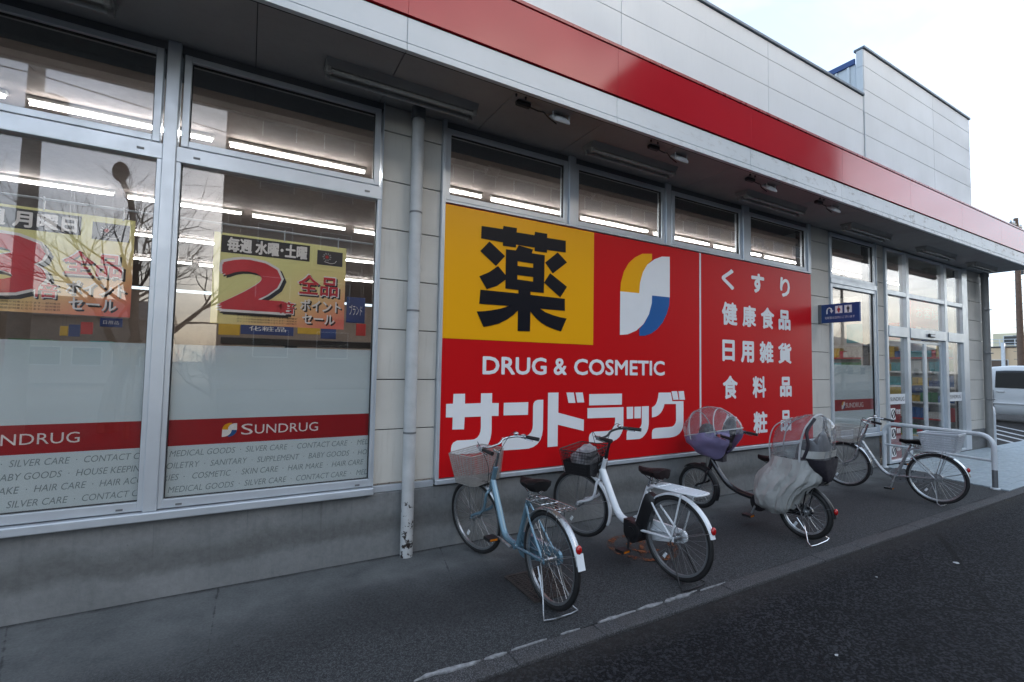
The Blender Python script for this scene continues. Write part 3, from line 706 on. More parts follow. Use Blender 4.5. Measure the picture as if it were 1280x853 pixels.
# canopy: soffit boards, fascia, red band
CX0, CX1, CYF = XL-.3, 14.27, 3.20
sb = [-7.3, -5.6, -3.7, -1.9, -.03, .9, 1.82, 2.75, 3.66, 4.6, 5.5, 6.4, 7.3, 8.2, 9.1, 10.0, 10.9, 11.8, 12.7, 13.6, 14.22]
for a, b in zip(sb[:-1], sb[1:]): MB().bbox(a+.0025, b-.0025, 3.235, 4.05, ZS, ZS+.02, .002).build('soffit_panel', 'soffit', ST)
MB().box(CX0, 14.2, 3.24, 4.12, ZS+.018, ZS+.06).build('soffit_backing', 'gasket', ST)
MB().box(CX0, CX1-.02, 3.26, 4.1, 4.40, 4.46).build('canopy_roof', 'coping', ST)
fs = [-7.3, -5., -2.95, -1.05, .90, 2.85, 4.8, 6.72, 8.68, 10.6, 12.45, 14.27]
for a, b in zip(fs[:-1], fs[1:]):
    MB().bbox(a+.0015, b-.0015, CYF-.004, 3.234, 3.815, 3.867, .002).build('fascia_lip', 'fascia_white', ST)
    MB().bbox(a+.0015, b-.0015, CYF, 3.24, 3.873, 4.058, .002).build('fascia_panel', 'fascia_white', ST)
    MB().bbox(a+.0006, b-.0006, CYF-.012, 3.24, 4.072, 4.515, .001).build('red_panel', 'red_fascia', ST)
MB().box(CX0, CX1-.004, CYF+.012, 3.25, 3.82, 4.5).build('fascia_backing', 'gasket', ST)
MB().bbox(CX0, CX1, CYF-.022, 3.30, 4.518, 4.55, .003).build('red_coping', 'red_trim', ST)
MB().bbox(CX1-.004, CX1+.02, CYF-.01, 4.1, 3.817, 4.06, .003).build('fascia_end', 'fascia_white', ST); MB().bbox(CX1-.004, CX1+.022, CYF-.012, 4.1, 4.072, 4.516, .003).build('red_end', 'red_fascia', ST)
# upper wall of long white panels
ROW = [4.44, 4.86, 5.28, 5.70, 6.12, 6.385]; ROW2 = [4.44, 4.86, 5.28, 5.70, 6.10, 6.515, 6.93, 7.235]
def upanels(xs, rows, y):
    for a, b in zip(xs[:-1], xs[1:]):
        for c, d in zip(rows[:-1], rows[1:]): MB().bbox(a+.002, b-.002, y, y+.04, c+.002, d-.002, .003).build('wall_panel', 'panel_white', ST)
    MB().box(xs[0]+.004, xs[-1]-.004, y+.035, y+.1, 3.9, rows[-1]).build('wall_backing', 'gasket', ST)
upanels([-7.0, -4.8, -2.0, .81, 3.62, 6.43, 9.16], ROW, 4.0); upanels([9.17, 11.94, 13.80], ROW2, 3.985)
MB().bbox(-7.03, 9.165, 3.975, 4.16, 6.387, 6.43, .004).build('coping', 'coping', ST)
MB().bbox(9.15, 13.82, 3.96, 4.13, 7.237, 7.28, .004).build('coping', 'coping', ST)
for c, d in zip(ROW2[4:-1], ROW2[5:]): MB().bbox(9.155, 9.17, 3.99, 4.095, c+.002, d-.002, .002).build('wall_panel', 'panel_white', ST)
MB().box(9.175, 13.80, 4.02, 4.10, 6.2, 7.236).build('parapet_core', 'panel_white', ST)
MB().box(13.79, 13.802, 4.025, 4.1, 4.44, 7.236).build('parapet_side', 'panel_white', ST)
MB().box(13.8, 13.82, 4.0, 16, 4.44, 5.9).build('side_wall', 'panel_white', ST)
# roof and ribbed plant screen behind the parapet
MB().box(-7, 13.8, 4.1, 16.2, 5.6, 5.7).build('roof', 'coping', ST)
rs = MB()
MB().bbox(9.20, 9.24, 4.14, 7.5, 7.06, 7.16, .004).build('screen_coping', 'blue_board', ST)
MB().box(9.235, 9.255, 4.14, 7.5, 5.7, 7.06).build('screen_sheet', 'panel_white', ST)
rm = MB().bbox(-.014, .014, -.022, .022, -.68, .68, .004).mesh('screen_rib', 'panel_white')
for i in range(16): put(rm, 'screen_rib', ST, (9.226, 4.25+.2*i, 6.375))

# ------------------------------------------------------------------ downspouts
def spout(x, y, z1, r, mat, label, bands, hooks=()):
    t = thing('downspout', label, 'downspout', (x, y, 0)); MB().tube([(x, y, 0), (x, y, z1-.1)], r, 18).build('pipe', mat, t, True)
    MB().tube([(x, y, z1-.1), (x, y, z1)], r*1.18, 18).build('collar', mat if mat != 'spout_pipe' else 'alum_dark', t, True)
    for z in bands: MB().tube([(x, y, z-.008), (x, y, z+.008)], r*1.05, 18).build('pipe_band', 'alum_dark', t, True)
    for z in hooks: MB().tube([(x-.22, y-.02, z+.03), (x-.20, y-.03, z), (x+.06, y-r-.015, z)], .012, 6).build('bracket', 'alum_dark', t, True)
    return t
spout(1.222, 3.915, ZS, .052, 'spout_pipe', 'pale grey round downspout with peeling paint at its foot, between left window and red sign', (2.55, 1.02, 2.62-.6*0+.0) if False else (2.9, 1.02, 2.05))
spout(14.13, 3.91, ZS, .065, 'spout_grey', 'dark grey downspout with hooks at the far corner of the store', (), (1.05, 2.05, 3.0))

# ------------------------------------------------------------------ lights under the canopy
def tube_fixture(x0, x1, label):
    t = thing('fluorescent_fixture', label, 'light fixture', ((x0+x1)/2, 3.66, ZS), 0, 'unlit tube lights under the canopy')
    f = MB()                                        # trough housing with sloping sides
    rr = [[(x, 3.60+dy, ZS-dz) for dy, dz in ((-.03, 0), (.15, 0), (.115, .055), (.005, .055))] for x in (x0, x1)]
    f.loft(rr); f.build('housing', 'fixture', t)
    MB().cyl((x0+.03, 3.615, ZS-.078), (x1-.03, 3.615, ZS-.078), .015, 10).build('tube', 'tube_off', t, True)
    MB().cyl((x0+.03, 3.705, ZS-.078), (x1-.03, 3.705, ZS-.078), .015, 10).build('tube', 'tube_off', t, True)
    for x in (x0+.005, x1-.04):
        for y in (3.615, 3.705): MB().bbox(x, x+.035, y-.022, y+.022, ZS-.10, ZS-.05, .006).build('socket', 'fixture', t)
for a, b, l in ((-2.0, -.80, 'unlit tube light under the canopy above the left window'), (.42, 1.64, 'unlit tube light under the canopy above the pale downspout'),
                (2.88, 4.07, 'unlit tube light under the canopy above the second sign window'), (5.3, 6.6, 'unlit tube light under the canopy above the fourth sign window'),
                (7.78, 9.06, 'unlit tube light under the canopy left of the entrance'), (10.3, 11.6, 'unlit tube light under the canopy over the sliding doors'),
                (12.55, 13.7, 'unlit tube light at the far end of the canopy')): tube_fixture(a, b, l)
def flood(x, label):
    y = 3.36; t = thing('flood_light', label, 'flood light', (x, y, ZS), 0, 'small white flood lights on the canopy edge')
    b = MB(); b.cyl((x-.085, y-.02, ZS), (x-.085, y-.02, ZS-.05), .007, 6); b.cyl((x+.085, y-.02, ZS), (x+.085, y-.02, ZS-.05), .007, 6); b.build('bracket', 'lamp_white', t, True)
    h = MB(); ux = Vector((.078, 0, 0)); uy = Vector((0, .044, .036)); uz = Vector((0, -.004, .010))
    c = Vector((x, y, ZS-.045)); n = ux.cross(uy).normalized()
    h.loft([[c+ux*a*k+uy*b_*k+n*d for a, b_ in ((-1, -1), (1, -1), (1, 1), (-1, 1))] for k, d in ((1, -.010), (1.04, 0), (.92, .015), (.55, .028))]); h.build('lamp_head', 'lamp_white', t)
    MB().obox(c-n*.0135, ux*.85, uy*.8, n*.001).build('lens', 'tube_off', t)
    k = MB(); k.tube([(x-.02, y+.02, ZS-.08), (x-.08, y+.05, ZS-.03), (x-.16, y+.02, ZS-.012), (x-.24, y-.02, ZS-.045), (x-.33, y+.0, ZS-.02)], .006, 6); k.build('cable', 'black_plastic', t, True)
    MB().bbox(x-.45, x-.31, y-.03, y+.02, ZS-.04, ZS, .01).build('junction_box', 'black_plastic', t)
    for dx in (-.49, -.40): MB().cyl((x+dx, y-.08, ZS), (x+dx, y-.08, ZS-.02), .009, 6).build('screw', 'black_plastic', t)
for x, l in ((2.33, 'white flood light under canopy edge, nearest of the four'), (3.85, 'white flood light with curling cable, second of the four'), (5.40, 'white flood light under canopy edge, third of the four'), (6.84, 'white flood light nearest the entrance, last of the four')): flood(x, l)

# ------------------------------------------------------------------ big wall sign
SY = 3.972
SG = thing('wall_sign', 'big red and yellow drugstore sign with white Japanese lettering', 'sign', (4.4, SY, .6))
SX0, SX1, SZ0, SZ1 = 1.506, 7.40, .596, 3.055
MB().bbox(SX0, 4.905, SY, SY+.022, SZ0, SZ1, .002).build('red_board', 'sign_red', SG)
MB().bbox(4.935, SX1, SY, SY+.022, SZ0, SZ1, .002).build('red_board', 'sign_red', SG)
MB().bbox(4.907, 4.933, SY-.004, SY+.022, SZ0, SZ1, .002).build('divider_strip', 'sign_white', SG)
MB().bbox(SX0+.004, 3.222, SY-.004, SY-.001, 1.832, SZ1-.004, .001).build('yellow_board', 'sign_yellow', SG)
def traced(name, loops, o, s, mat, Y, th=.003):
    def fn(u, v): return on_y(o[0]+u/s, o[1]+v/s, Y)
    return MB().poly(loops, fn, (0, -th, 0)).build(name, mat, SG)
def rnd(pts, n=1):                                   # soften traced curves a little
    return pts
YY = SY-.006
o6, s6 = (585, 270), 5.686
for lp in ([(97, 72), (248, 95), (252, 72), (347, 88), (345, 118), (472, 138), (476, 114), (562, 128), (562, 157), (694, 178), (694, 260), (562, 242), (560, 262), (474, 250), (474, 226), (343, 205), (340, 225), (248, 213), (248, 188), (93, 160)],
           [(152, 182), (263, 287), (198, 357), (87, 250)], [(213, 357), (270, 425), (266, 455), (205, 498), (133, 522), (80, 430), (150, 400)],
           [(637, 260), (703, 332), (602, 410), (548, 332)], [(583, 408), (703, 505), (655, 580), (540, 475)]): traced('character_stroke', [lp], o6, s6, 'sign_black', YY)
traced('character_stroke', [[(270, 238), (340, 246), (360, 210), (462, 240), (452, 266), (545, 280), (538, 548), (443, 540), (443, 562), (688, 590), (688, 675), (512, 660), (548, 685), (600, 705), (650, 720), (700, 730), (660, 822), (610, 805), (560, 785), (520, 760), (480, 725), (443, 680), (440, 822), (353, 818), (355, 672), (325, 702), (280, 735), (220, 765), (165, 780), (110, 790), (62, 680), (110, 678), (160, 672), (230, 660), (290, 640), (80, 625), (88, 525), (358, 552), (358, 527), (265, 517)],
        [(352, 322), (463, 340), (463, 370), (352, 356)], [(350, 420), (463, 435), (462, 468), (350, 452)]], o6, s6, 'sign_black', YY)
YY = SY-.001
for k, mt, dy in zip('ywb', ('sign_yellow', 'sign_white', 'sign_blue'), (.0, .0006, .0012)): traced('emblem', [LOGO[k]], (760, 300), 6.5615, mt, YY-dy)
A1, A2, A3, A4 = ((550, 480), 8.53), ((625, 480), 8.53), ((725, 480), 10.66), ((775, 480), 10.66)
for (o_, s_), lp in ((A1, [(143, 108), (265, 106), (265, 212), (435, 205), (437, 102), (555, 100), (553, 205), (625, 205), (622, 342), (550, 342), (549, 480), (546, 530), (535, 590), (515, 640), (480, 690), (440, 720), (390, 738), (320, 745), (115, 752), (117, 690), (124, 655), (140, 628), (180, 605), (330, 597), (365, 592), (395, 575), (418, 545), (430, 510), (435, 470), (435, 348), (262, 355), (255, 485), (130, 488), (135, 358), (62, 358), (65, 215), (138, 212)]),
    (A2, [(40, 203), (300, 196), (297, 330), (37, 337)]), (A2, [(460, 170), (457, 400), (455, 490), (447, 545), (430, 595), (398, 640), (355, 672), (305, 690), (200, 700), (20, 710), (20, 575), (200, 562), (270, 556), (305, 543), (332, 515), (345, 480), (350, 440), (352, 240), (357, 210), (372, 185), (400, 172)]),
    (A2, [(512, 95), (622, 93), (620, 308), (893, 382), (890, 502), (615, 436), (612, 665), (505, 675)]), (A2, [(707, 93), (785, 93), (803, 203), (730, 203)]), (A2, [(805, 93), (880, 93), (897, 198), (823, 200)]),
    (A3, [(122, 138), (558, 130), (555, 277), (120, 288)]), (A3, [(98, 325), (577, 310), (575, 560), (568, 610), (550, 660), (525, 705), (485, 742), (430, 768), (350, 780), (118, 792), (118, 715), (128, 675), (155, 648), (200, 637), (330, 630), (380, 626), (415, 612), (445, 580), (460, 540), (468, 500), (468, 448), (98, 460)]),
    (A4, [(88, 308), (173, 306), (172, 463), (90, 468)]), (A4, [(192, 306), (277, 304), (275, 458), (190, 462)]), (A4, [(290, 300), (382, 298), (380, 540), (372, 595), (355, 640), (325, 685), (295, 715), (260, 733), (200, 739), (85, 747), (87, 670), (92, 640), (108, 618), (160, 606), (225, 602), (255, 592), (277, 568), (288, 535), (290, 500)]),
    (A4, [(513, 118), (675, 116), (695, 232), (843, 230), (843, 520), (837, 575), (820, 620), (790, 660), (750, 692), (705, 708), (640, 718), (425, 732), (425, 650), (431, 620), (445, 602), (470, 590), (660, 575), (695, 570), (722, 552), (740, 522), (747, 485), (745, 268), (590, 270), (580, 310), (563, 350), (540, 388), (505, 420), (470, 438), (425, 448), (425, 312), (455, 297), (478, 270), (495, 230), (505, 185)]),
    (A4, [(685, 100), (757, 97), (778, 210), (708, 213)]), (A4, [(778, 98), (848, 97), (863, 212), (792, 212)])):
    traced('character_stroke', [lp], o_, s_, 'sign_white', YY)
xa, xb = on_y(603, 458, YY).x, on_y(831, 458, YY).x
za, zb = on_y(612, 468.5, YY).z, on_y(612, 445.5, YY).z
for wd, a_, b_ in (('DRUG', 67, 477), ('&', 522, 606), ('COSMETIC', 652, 1232)):
    lettering('lettering', wd, (on_y(590+a_/5.12, 458, YY).x, on_y(590+b_/5.12, 458, YY).x, za, zb), SY-.0035, 'sign_white', SG, bold=.035)
def bold_char(ch, b, k):                              # heavy rounded lettering: strokes thickened by shifted outlines
    v, f = text2d(ch); xs = [p.x for p in v]; ys = [p.y for p in v]; x0, x1, z0, z1 = b; e = k*(x1-x0)*1.6; mb = MB()
    sx = (x1-x0-2*e)/(max(xs)-min(xs)); sz = (z1-z0-2*e)/(max(ys)-min(ys))
    for i in range(9):
        dx, dz = (0, 0) if i == 8 else (math.cos(i*math.pi/4)*e, math.sin(i*math.pi/4)*e)
        mb.add([(x0+e+(p.x-min(xs))*sx+dx, SY-.0032-i*.0002, z0+e+(p.y-min(ys))*sz+dz) for p in v], f)
    mb.build('character', 'sign_white', SG)
for ch, bx in (('く', (902, 336, 917.5, 362)), ('す', (939, 342.3, 955.3, 366.6)), ('り', (975, 347.3, 987.3, 371.6)), ('健', (902.3, 378, 921.6, 406.8)), ('康', (928, 382, 945, 409)), ('食', (951, 384.5, 967.7, 411.5)), ('品', (973, 388, 988, 413)),
               ('日', (902.8, 425, 918.4, 451.7)), ('用', (926, 426.6, 942.5, 453.6)), ('雑', (949.4, 427, 966.7, 454)), ('貨', (972.6, 429, 989.3, 454.8)), ('食', (903.5, 469.7, 922, 499)), ('料', (940.6, 470.5, 957.6, 497.5)), ('品', (974.9, 471.2, 989.6, 496.3)),
               ('化', (904, 517, 922, 546)), ('粧', (941.7, 514.4, 959.3, 542.3)), ('品', (975.8, 513, 989, 539))):
    bold_char(ch, pbox(*bx, SY-.003), .030 if ch in 'くすり日品用化' else .021)
# blue projecting restroom sign
BX = 7.66; ya, yb = 3.985, on_x(1075.5, 390, BX).y
zt, zb_ = 2.605, 2.325
BS = thing('projecting_sign', 'small blue projecting restroom sign with white pictograms and u-turn arrow', 'sign', (BX, 3.98, zb_))
MB().bbox(BX-.02, BX+.02, yb, ya-.03, zb_, zt, .004).build('board', 'blue_board', BS)
MB().bbox(BX-.026, BX+.026, ya-.03, 4.0, zb_-.005, zt+.005, .004).build('mounting_bracket', 'alum_dark', BS)
ln = ya-.03-yb
def bs(u, v): return (BX-.0225, ya-.03-u*ln, zb_+v*(zt-zb_))        # u along the board from the wall, v up
for k, u in enumerate((.38, .62)):
    MB().add([bs(u, .48), bs(u+.19, .48), bs(u+.19, .88), bs(u, .88)], [(0, 1, 2, 3)]).build('pictogram', 'print_white', BS)
    c = u+.095; fg = MB()
    def P(a, b): p = bs(c+a, b); return (p[0]-.001, p[1], p[2])
    if k == 0: pts = [P(-.03, .76), P(.03, .76), P(.05, .62), P(.02, .62), P(.02, .52), P(-.02, .52), P(-.02, .62), P(-.05, .62)]
    else: pts = [P(-.035, .77), P(.035, .77), P(.035, .64), P(.018, .64), P(.018, .51), P(-.018, .51), P(-.018, .64), P(-.035, .64)]
    fg.add(pts, [tuple(range(8))]); fg.add([P(math.cos(a)*.018, .81+math.sin(a)*.04) for a in np.linspace(0, 5.5, 8)], [tuple(range(8))]); fg.build('pictogram_figure', 'card_red' if k == 0 else 'print_dark', BS)
ar = [bs(.16, .48), bs(.16, .66), bs(.18, .76), bs(.225, .80), bs(.27, .76), bs(.285, .64)]
MB().tube([(p[0]-.001, p[1], p[2]) for p in ar], .009, 6).build('arrow', 'print_white', BS)
MB().add([(bs(a, b)[0]-.003, bs(a, b)[1], bs(a, b)[2]) for a, b in ((.235, .66), (.335, .66), (.285, .50))], [(0, 1, 2)]).build('arrow', 'print_white', BS)
v, f = text2d('化粧室は店内にございます'); xs = [p.x for p in v]; ys = [p.y for p in v]
MB().add([bs(.10+.78*(p.x-min(xs))/(max(xs)-min(xs)), .20+.14*(p.y-min(ys))/(max(ys)-min(ys))) for p in v], f).build('lettering', 'print_white', BS)
#==INTERIOR==
# ------------------------------------------------------------------ inside the shop
lt = thing('strip_light', 'lit white ceiling strip light inside the store', 'ceiling light', (0, 4.85, 3.58), 0, 'lit strip lights on the store ceiling')
MB().bbox(-.60, .60, 4.825, 4.875, 3.548, 3.58, .006).build('housing', 'int_white', lt); MB().cyl((-.585, 4.85, 3.522), (.585, 4.85, 3.532), .012, 8).build('tube', 'tube_lit', lt, True)
first = True; ORD = ('nearest', 'second', 'third', 'rearmost')
for j, y in enumerate((4.85, 7.1, 9.2, 11.4)):
    for i in range(14):
        x = -3.55+i*1.31+(.2*j if j else 0)
        if x > 13.2: continue
        o = lt if first else copy_tree(lt); first = False
        o.location = (x, y, 3.58); o['label'] = f'lit white ceiling strip light inside the store, {ORD[j]} row from the windows'
def shelf(x, y, L, h, label, seed):
    rn = random.Random(seed); t = thing('shelf_unit', label, 'shelf', (x, y, .012), 0, 'shelves of goods inside the store')
    c = MB(); c.box(x-L/2, x+L/2, y-.03, y+.03, .012, h)
    for s in (-1, 1): c.box(x+s*L/2-.02, x+s*L/2+.02, y-.35, y+.35, .012, h)
    c.build('carcass', 'int_white', t)
    z = .25
    while z < h:
        MB().box(x-L/2+.02, x+L/2-.02, y-.34, y-.03, z-.02, z).build('board', 'int_white', t)
        xx = x-L/2+.05
        while xx < x+L/2-.25:
            w_ = rn.uniform(.12, .3); hh = rn.uniform(.14, .26)
            MB().box(xx, xx+w_-.015, y-.33, y-.08, z, z+hh).build('goods', rn.choice(['card_blue', 'card_yellow', 'card_red', 'card_teal', 'card_green', 'int_white', 'print_red']), t); xx += w_
        z += .42
shelf(-1.2, 6.2, 2.6, 1.55, 'shelf of packaged goods behind the left window', 1); shelf(9.2, 8.3, 2.4, 1.7, 'shelf of coloured goods seen through the window beside the entrance', 2)
shelf(11.0, 9.2, 2.2, 1.75, 'shelf of coloured goods seen through the left door leaf', 3); shelf(13.0, 7.6, 1.4, 1.6, 'shelf of coloured goods seen through the right side light', 4); shelf(10.4, 6.4, 1.0, 1.25, 'low shelf of goods just inside the left side light', 5)
MB().bbox(-.2, 1.25, 4.7, 4.9, 1.74, 1.80, .005).solo('display_rail', 'black_plastic', (.5, 4.8, 1.74)); tag(bpy.data.objects['display_rail'], 'long black display shelf edge just above the frosted film, right pane', 'shelf')
MB().bbox(.3, .4, 4.75, 4.85, .012, 1.74, .005).build('support_post', 'black_plastic', bpy.data.objects['display_rail'])
def wall_shelf():
    rn = random.Random(8); t = thing('wall_shelf', 'tall wall shelf of colourful goods seen through the entrance glass', 'shelf', (13.8, 5.4, .012)); X0 = 13.98
    MB().box(X0-.03, X0, 4.28, 7.0, .012, 2.3).build('back_panel', 'int_white', t)
    for y in (4.30, 5.2, 6.1, 7.0): MB().box(X0-.36, X0-.03, y-.015, y+.015, .012, 2.3).build('side_panel', 'int_white', t)
    for z in (.15, .55, .92, 1.28, 1.62, 1.95):
        MB().box(X0-.34, X0-.03, 4.32, 6.98, z-.02, z).build('board', 'int_white', t); y = 4.33
        MB().box(X0-.35, X0-.345, 4.32, 6.98, z-.03, z+.01).build('price_rail', rn.choice(['card_yellow', 'print_white', 'card_red']), t)
        while y < 6.9:
            w_ = rn.uniform(.07, .16); hh = rn.uniform(.14, .29); mt = rn.choice(['card_blue', 'card_yellow', 'card_red', 'card_teal', 'card_green', 'int_white', 'print_red', 'sign_blue', 'card_teal'])
            for q in range(rn.randint(1, 3)):
                if y+w_ > 6.95: y = 9
                else: MB().box(X0-.30, X0-.08, y, y+w_-.01, z, z+hh).build('goods', mt, t); y += w_
    for (y, z, w_, h_, mt) in ((4.5, 2.35, .5, .5, 'card_blue'), (5.1, 2.4, .6, .42, 'card_red'), (5.9, 2.35, .7, .5, 'card_teal')): MB().box(X0-.02, X0-.005, y, y+w_, z, z+h_).build('poster', mt, t)
wall_shelf()
MB().bbox(10.3, 12.4, 4.3, 5.6, .012, .022, .003).solo('door_mat', 'print_dark', (11.3, 4.9, .012)); tag(bpy.data.objects['door_mat'], 'dark entrance mat just inside the sliding doors', 'mat')
# hanging category boards above the aisles
def hang_board(px0, py0, px1, py1, Y, mat, label, txt=None):
    x0, x1, z0, z1 = pbox(px0, py0, px1, py1, Y)
    t = thing('hanging_board', label, 'aisle board', ((x0+x1)/2, Y, 3.58), 0, 'boards hanging over the aisles'); MB().bbox(x0, x1, Y-.008, Y+.008, z0, z1, .003).build('board', mat, t)
    for x in (x0+.05, x1-.05): MB().cyl((x, Y, z1), (x, Y, 3.58), .0012, 4).build('hanging_wire', 'alum_dark', t)
    if txt: lettering('lettering', txt, (x0+(x1-x0)*.15, x1-(x1-x0)*.15, z0+(z1-z0)*.3, z0+(z1-z0)*.7), Y-.01, 'print_white', t)
for a in ((273, 404, 300, 419, 7.4, 'card_yellow', 'small yellow aisle board at the lower left of the yellow poster'), (301, 404, 367, 419, 7.4, 'card_blue', 'wide navy aisle board under the yellow poster', '化粧品'), (372, 404, 400, 418, 7.6, 'card_yellow', 'small yellow aisle board right of the navy one'),
          (401, 405, 420, 424, 7.8, 'card_blue', 'small navy aisle board below the sale lettering'), (433, 372, 456, 404, 6.8, 'card_blue', 'navy board right of the yellow poster', 'ブランド'), (445, 405, 457, 420, 7.4, 'card_red', 'small red aisle board at the edge of the right pane'),
          (75, 408, 85, 420, 7.4, 'card_yellow', 'small yellow aisle board in the left pane'), (86, 406, 100, 421, 7.4, 'card_blue', 'small navy aisle board in the left pane'), (101, 403, 116, 418, 7.4, 'card_red', 'small red aisle board in the left pane'), (125, 398, 153, 409, 7.4, 'card_blue', 'wide navy aisle board in the left pane', '日用品')): hang_board(*a)
# red board over the doors, sale disc, blue door board
t = hang_board(1138, 374, 1178, 410, 4.5, 'print_red', 'dark red board with white lettering behind the glass above the doors', 'お客様')
hang_board(1143, 448, 1157, 459, 6.5, 'card_red', 'red sale board hanging behind the left door leaf', '大特価')
hang_board(1140, 482, 1160, 491, 4.6, 'blue_board', 'blue board with white lettering behind the left door leaf', '出入口')
hang_board(1188, 443, 1204, 480, 5.2, 'card_blue', 'tall blue board behind the right side light'); hang_board(1112, 450, 1127, 470, 6.0, 'card_teal', 'teal board behind the left side light')
hang_board(1109, 484, 1136, 494, 4.4, 'card_yellow', 'yellow printed board low behind the left side light')
# a column and chains
for x in (4.5, 10.6): pass
# ------------------------------------------------------------------ sale posters on a rod behind the panes
PY = 4.15
rod = MB().cyl((-1.98, PY, 2.632), (.92, PY, 2.632), .008, 8).solo('poster_rod', 'alum', (-.5, PY, 2.632), True); tag(rod, 'thin metal rod behind the left windows carrying the posters', 'rod')
def poster(x0, x1, z0, z1, num, top, label):
    t = thing('sale_poster', label, 'poster', ((x0+x1)/2, PY, z0), 0, 'sale posters hung behind the windows'); W = x1-x0; H = z1-z0
    X = lambda u: x0+u*W
    Z = lambda v: z1-v*H
    MB().box(x0, x1, PY-.001, PY+.001, z0, z1).build('sheet', 'poster_print', t)
    for u in (.05, .5, .93): MB().tube([(X(u), PY, z1-.01), (X(u), PY-.012, 2.645), (X(u), PY+.012, 2.645), (X(u), PY+.002, z1)], .004, 5).build('clip', 'alum', t)
    MB().box(X(.05), X(.70), PY-.0025, PY-.0015, Z(.215), Z(.025)).build('banner', 'print_black', t)
    lettering('lettering', top, (X(.09), X(.68), Z(.20), Z(.04)), PY-.004, 'print_white', t, bold=.035)
    nb = (X(.05), X(.54), Z(.84), Z(.27))
    def lay(txt, b, bold, red='print_red', sh=.022, ol=.02):
        x0_, x1_, z0_, z1_ = b; e = W*ol
        lettering('lettering_shadow', txt, (x0_+W*sh-e, x1_+W*sh+e, z0_-W*sh-e, z1_-W*sh+e), PY-.003, 'print_black', t, bold=bold*1.15)
        lettering('lettering_outline', txt, (x0_-e, x1_+e, z0_-e, z1_+e), PY-.0045, 'print_white', t, bold=bold*1.15)
        lettering('lettering', txt, b, PY-.006, red, t, bold=bold)
    lay(num, nb, .055)
    lay('全品', (X(.62), X(.94), Z(.61), Z(.37)), .02, sh=.012, ol=.010); lay('倍', (X(.47), X(.60), Z(.85), Z(.71)), .02, sh=.008, ol=.008)
    for s, a, b, c, d in (('ポイント', .64, .97, .80, .66), ('セール', .66, .92, .95, .83)):
        lettering('lettering_shadow', s, (X(a)+W*.012, X(b)+W*.012, Z(c)-W*.012, Z(d)-W*.012), PY-.003, 'print_black', t, bold=.03); lettering('lettering', s, (X(a), X(b), Z(c), Z(d)), PY-.0045, 'print_white', t, bold=.02)
    for k in range(3): lettering('small_print', 'ポイントは税抜価格が対象となります一部対象外', (X(.18), X(.62), Z(.915+.03*k), Z(.895+.03*k)), PY-.003, 'print_dark', t)
    MB().box(X(.76), X(.97), PY-.0025, PY-.0015, Z(.235), Z(.06)).build('picture', 'print_dark', t)
    sb_ = MB(); c = (X(.84), Z(.135))
    for k in range(10):
        a = k*math.pi/5; sb_.tube([(c[0]+math.cos(a)*.022, PY-.004, c[1]+math.sin(a)*.022), (c[0]+math.cos(a)*.034, PY-.004, c[1]+math.sin(a)*.034)], .0022, 4)
    sb_.tube([(c[0]-.02, PY-.004, c[1]-.04), (c[0]+.03, PY-.004, c[1]-.052), (c[0]+.06, PY-.004, c[1]-.045), (c[0]+.075, PY-.004, c[1]-.025)], .0022, 4); sb_.build('picture_drawing', 'print_white', t)
    MB().add([(c[0]+math.cos(a)*.014, PY-.004, c[1]+math.sin(a)*.014) for a in np.linspace(0, 5.7, 10)], [tuple(range(10))]).build('picture_drawing', 'card_red', t)
poster(-.25, .70, 1.875, 2.565, '2', '毎週 水曜･土曜', 'yellow sale poster with a big red 2 behind the right pane')
poster(-1.67, -.72, 1.885, 2.565, '3', '毎週 月曜日', 'yellow sale poster with a big red 3 behind the left pane')

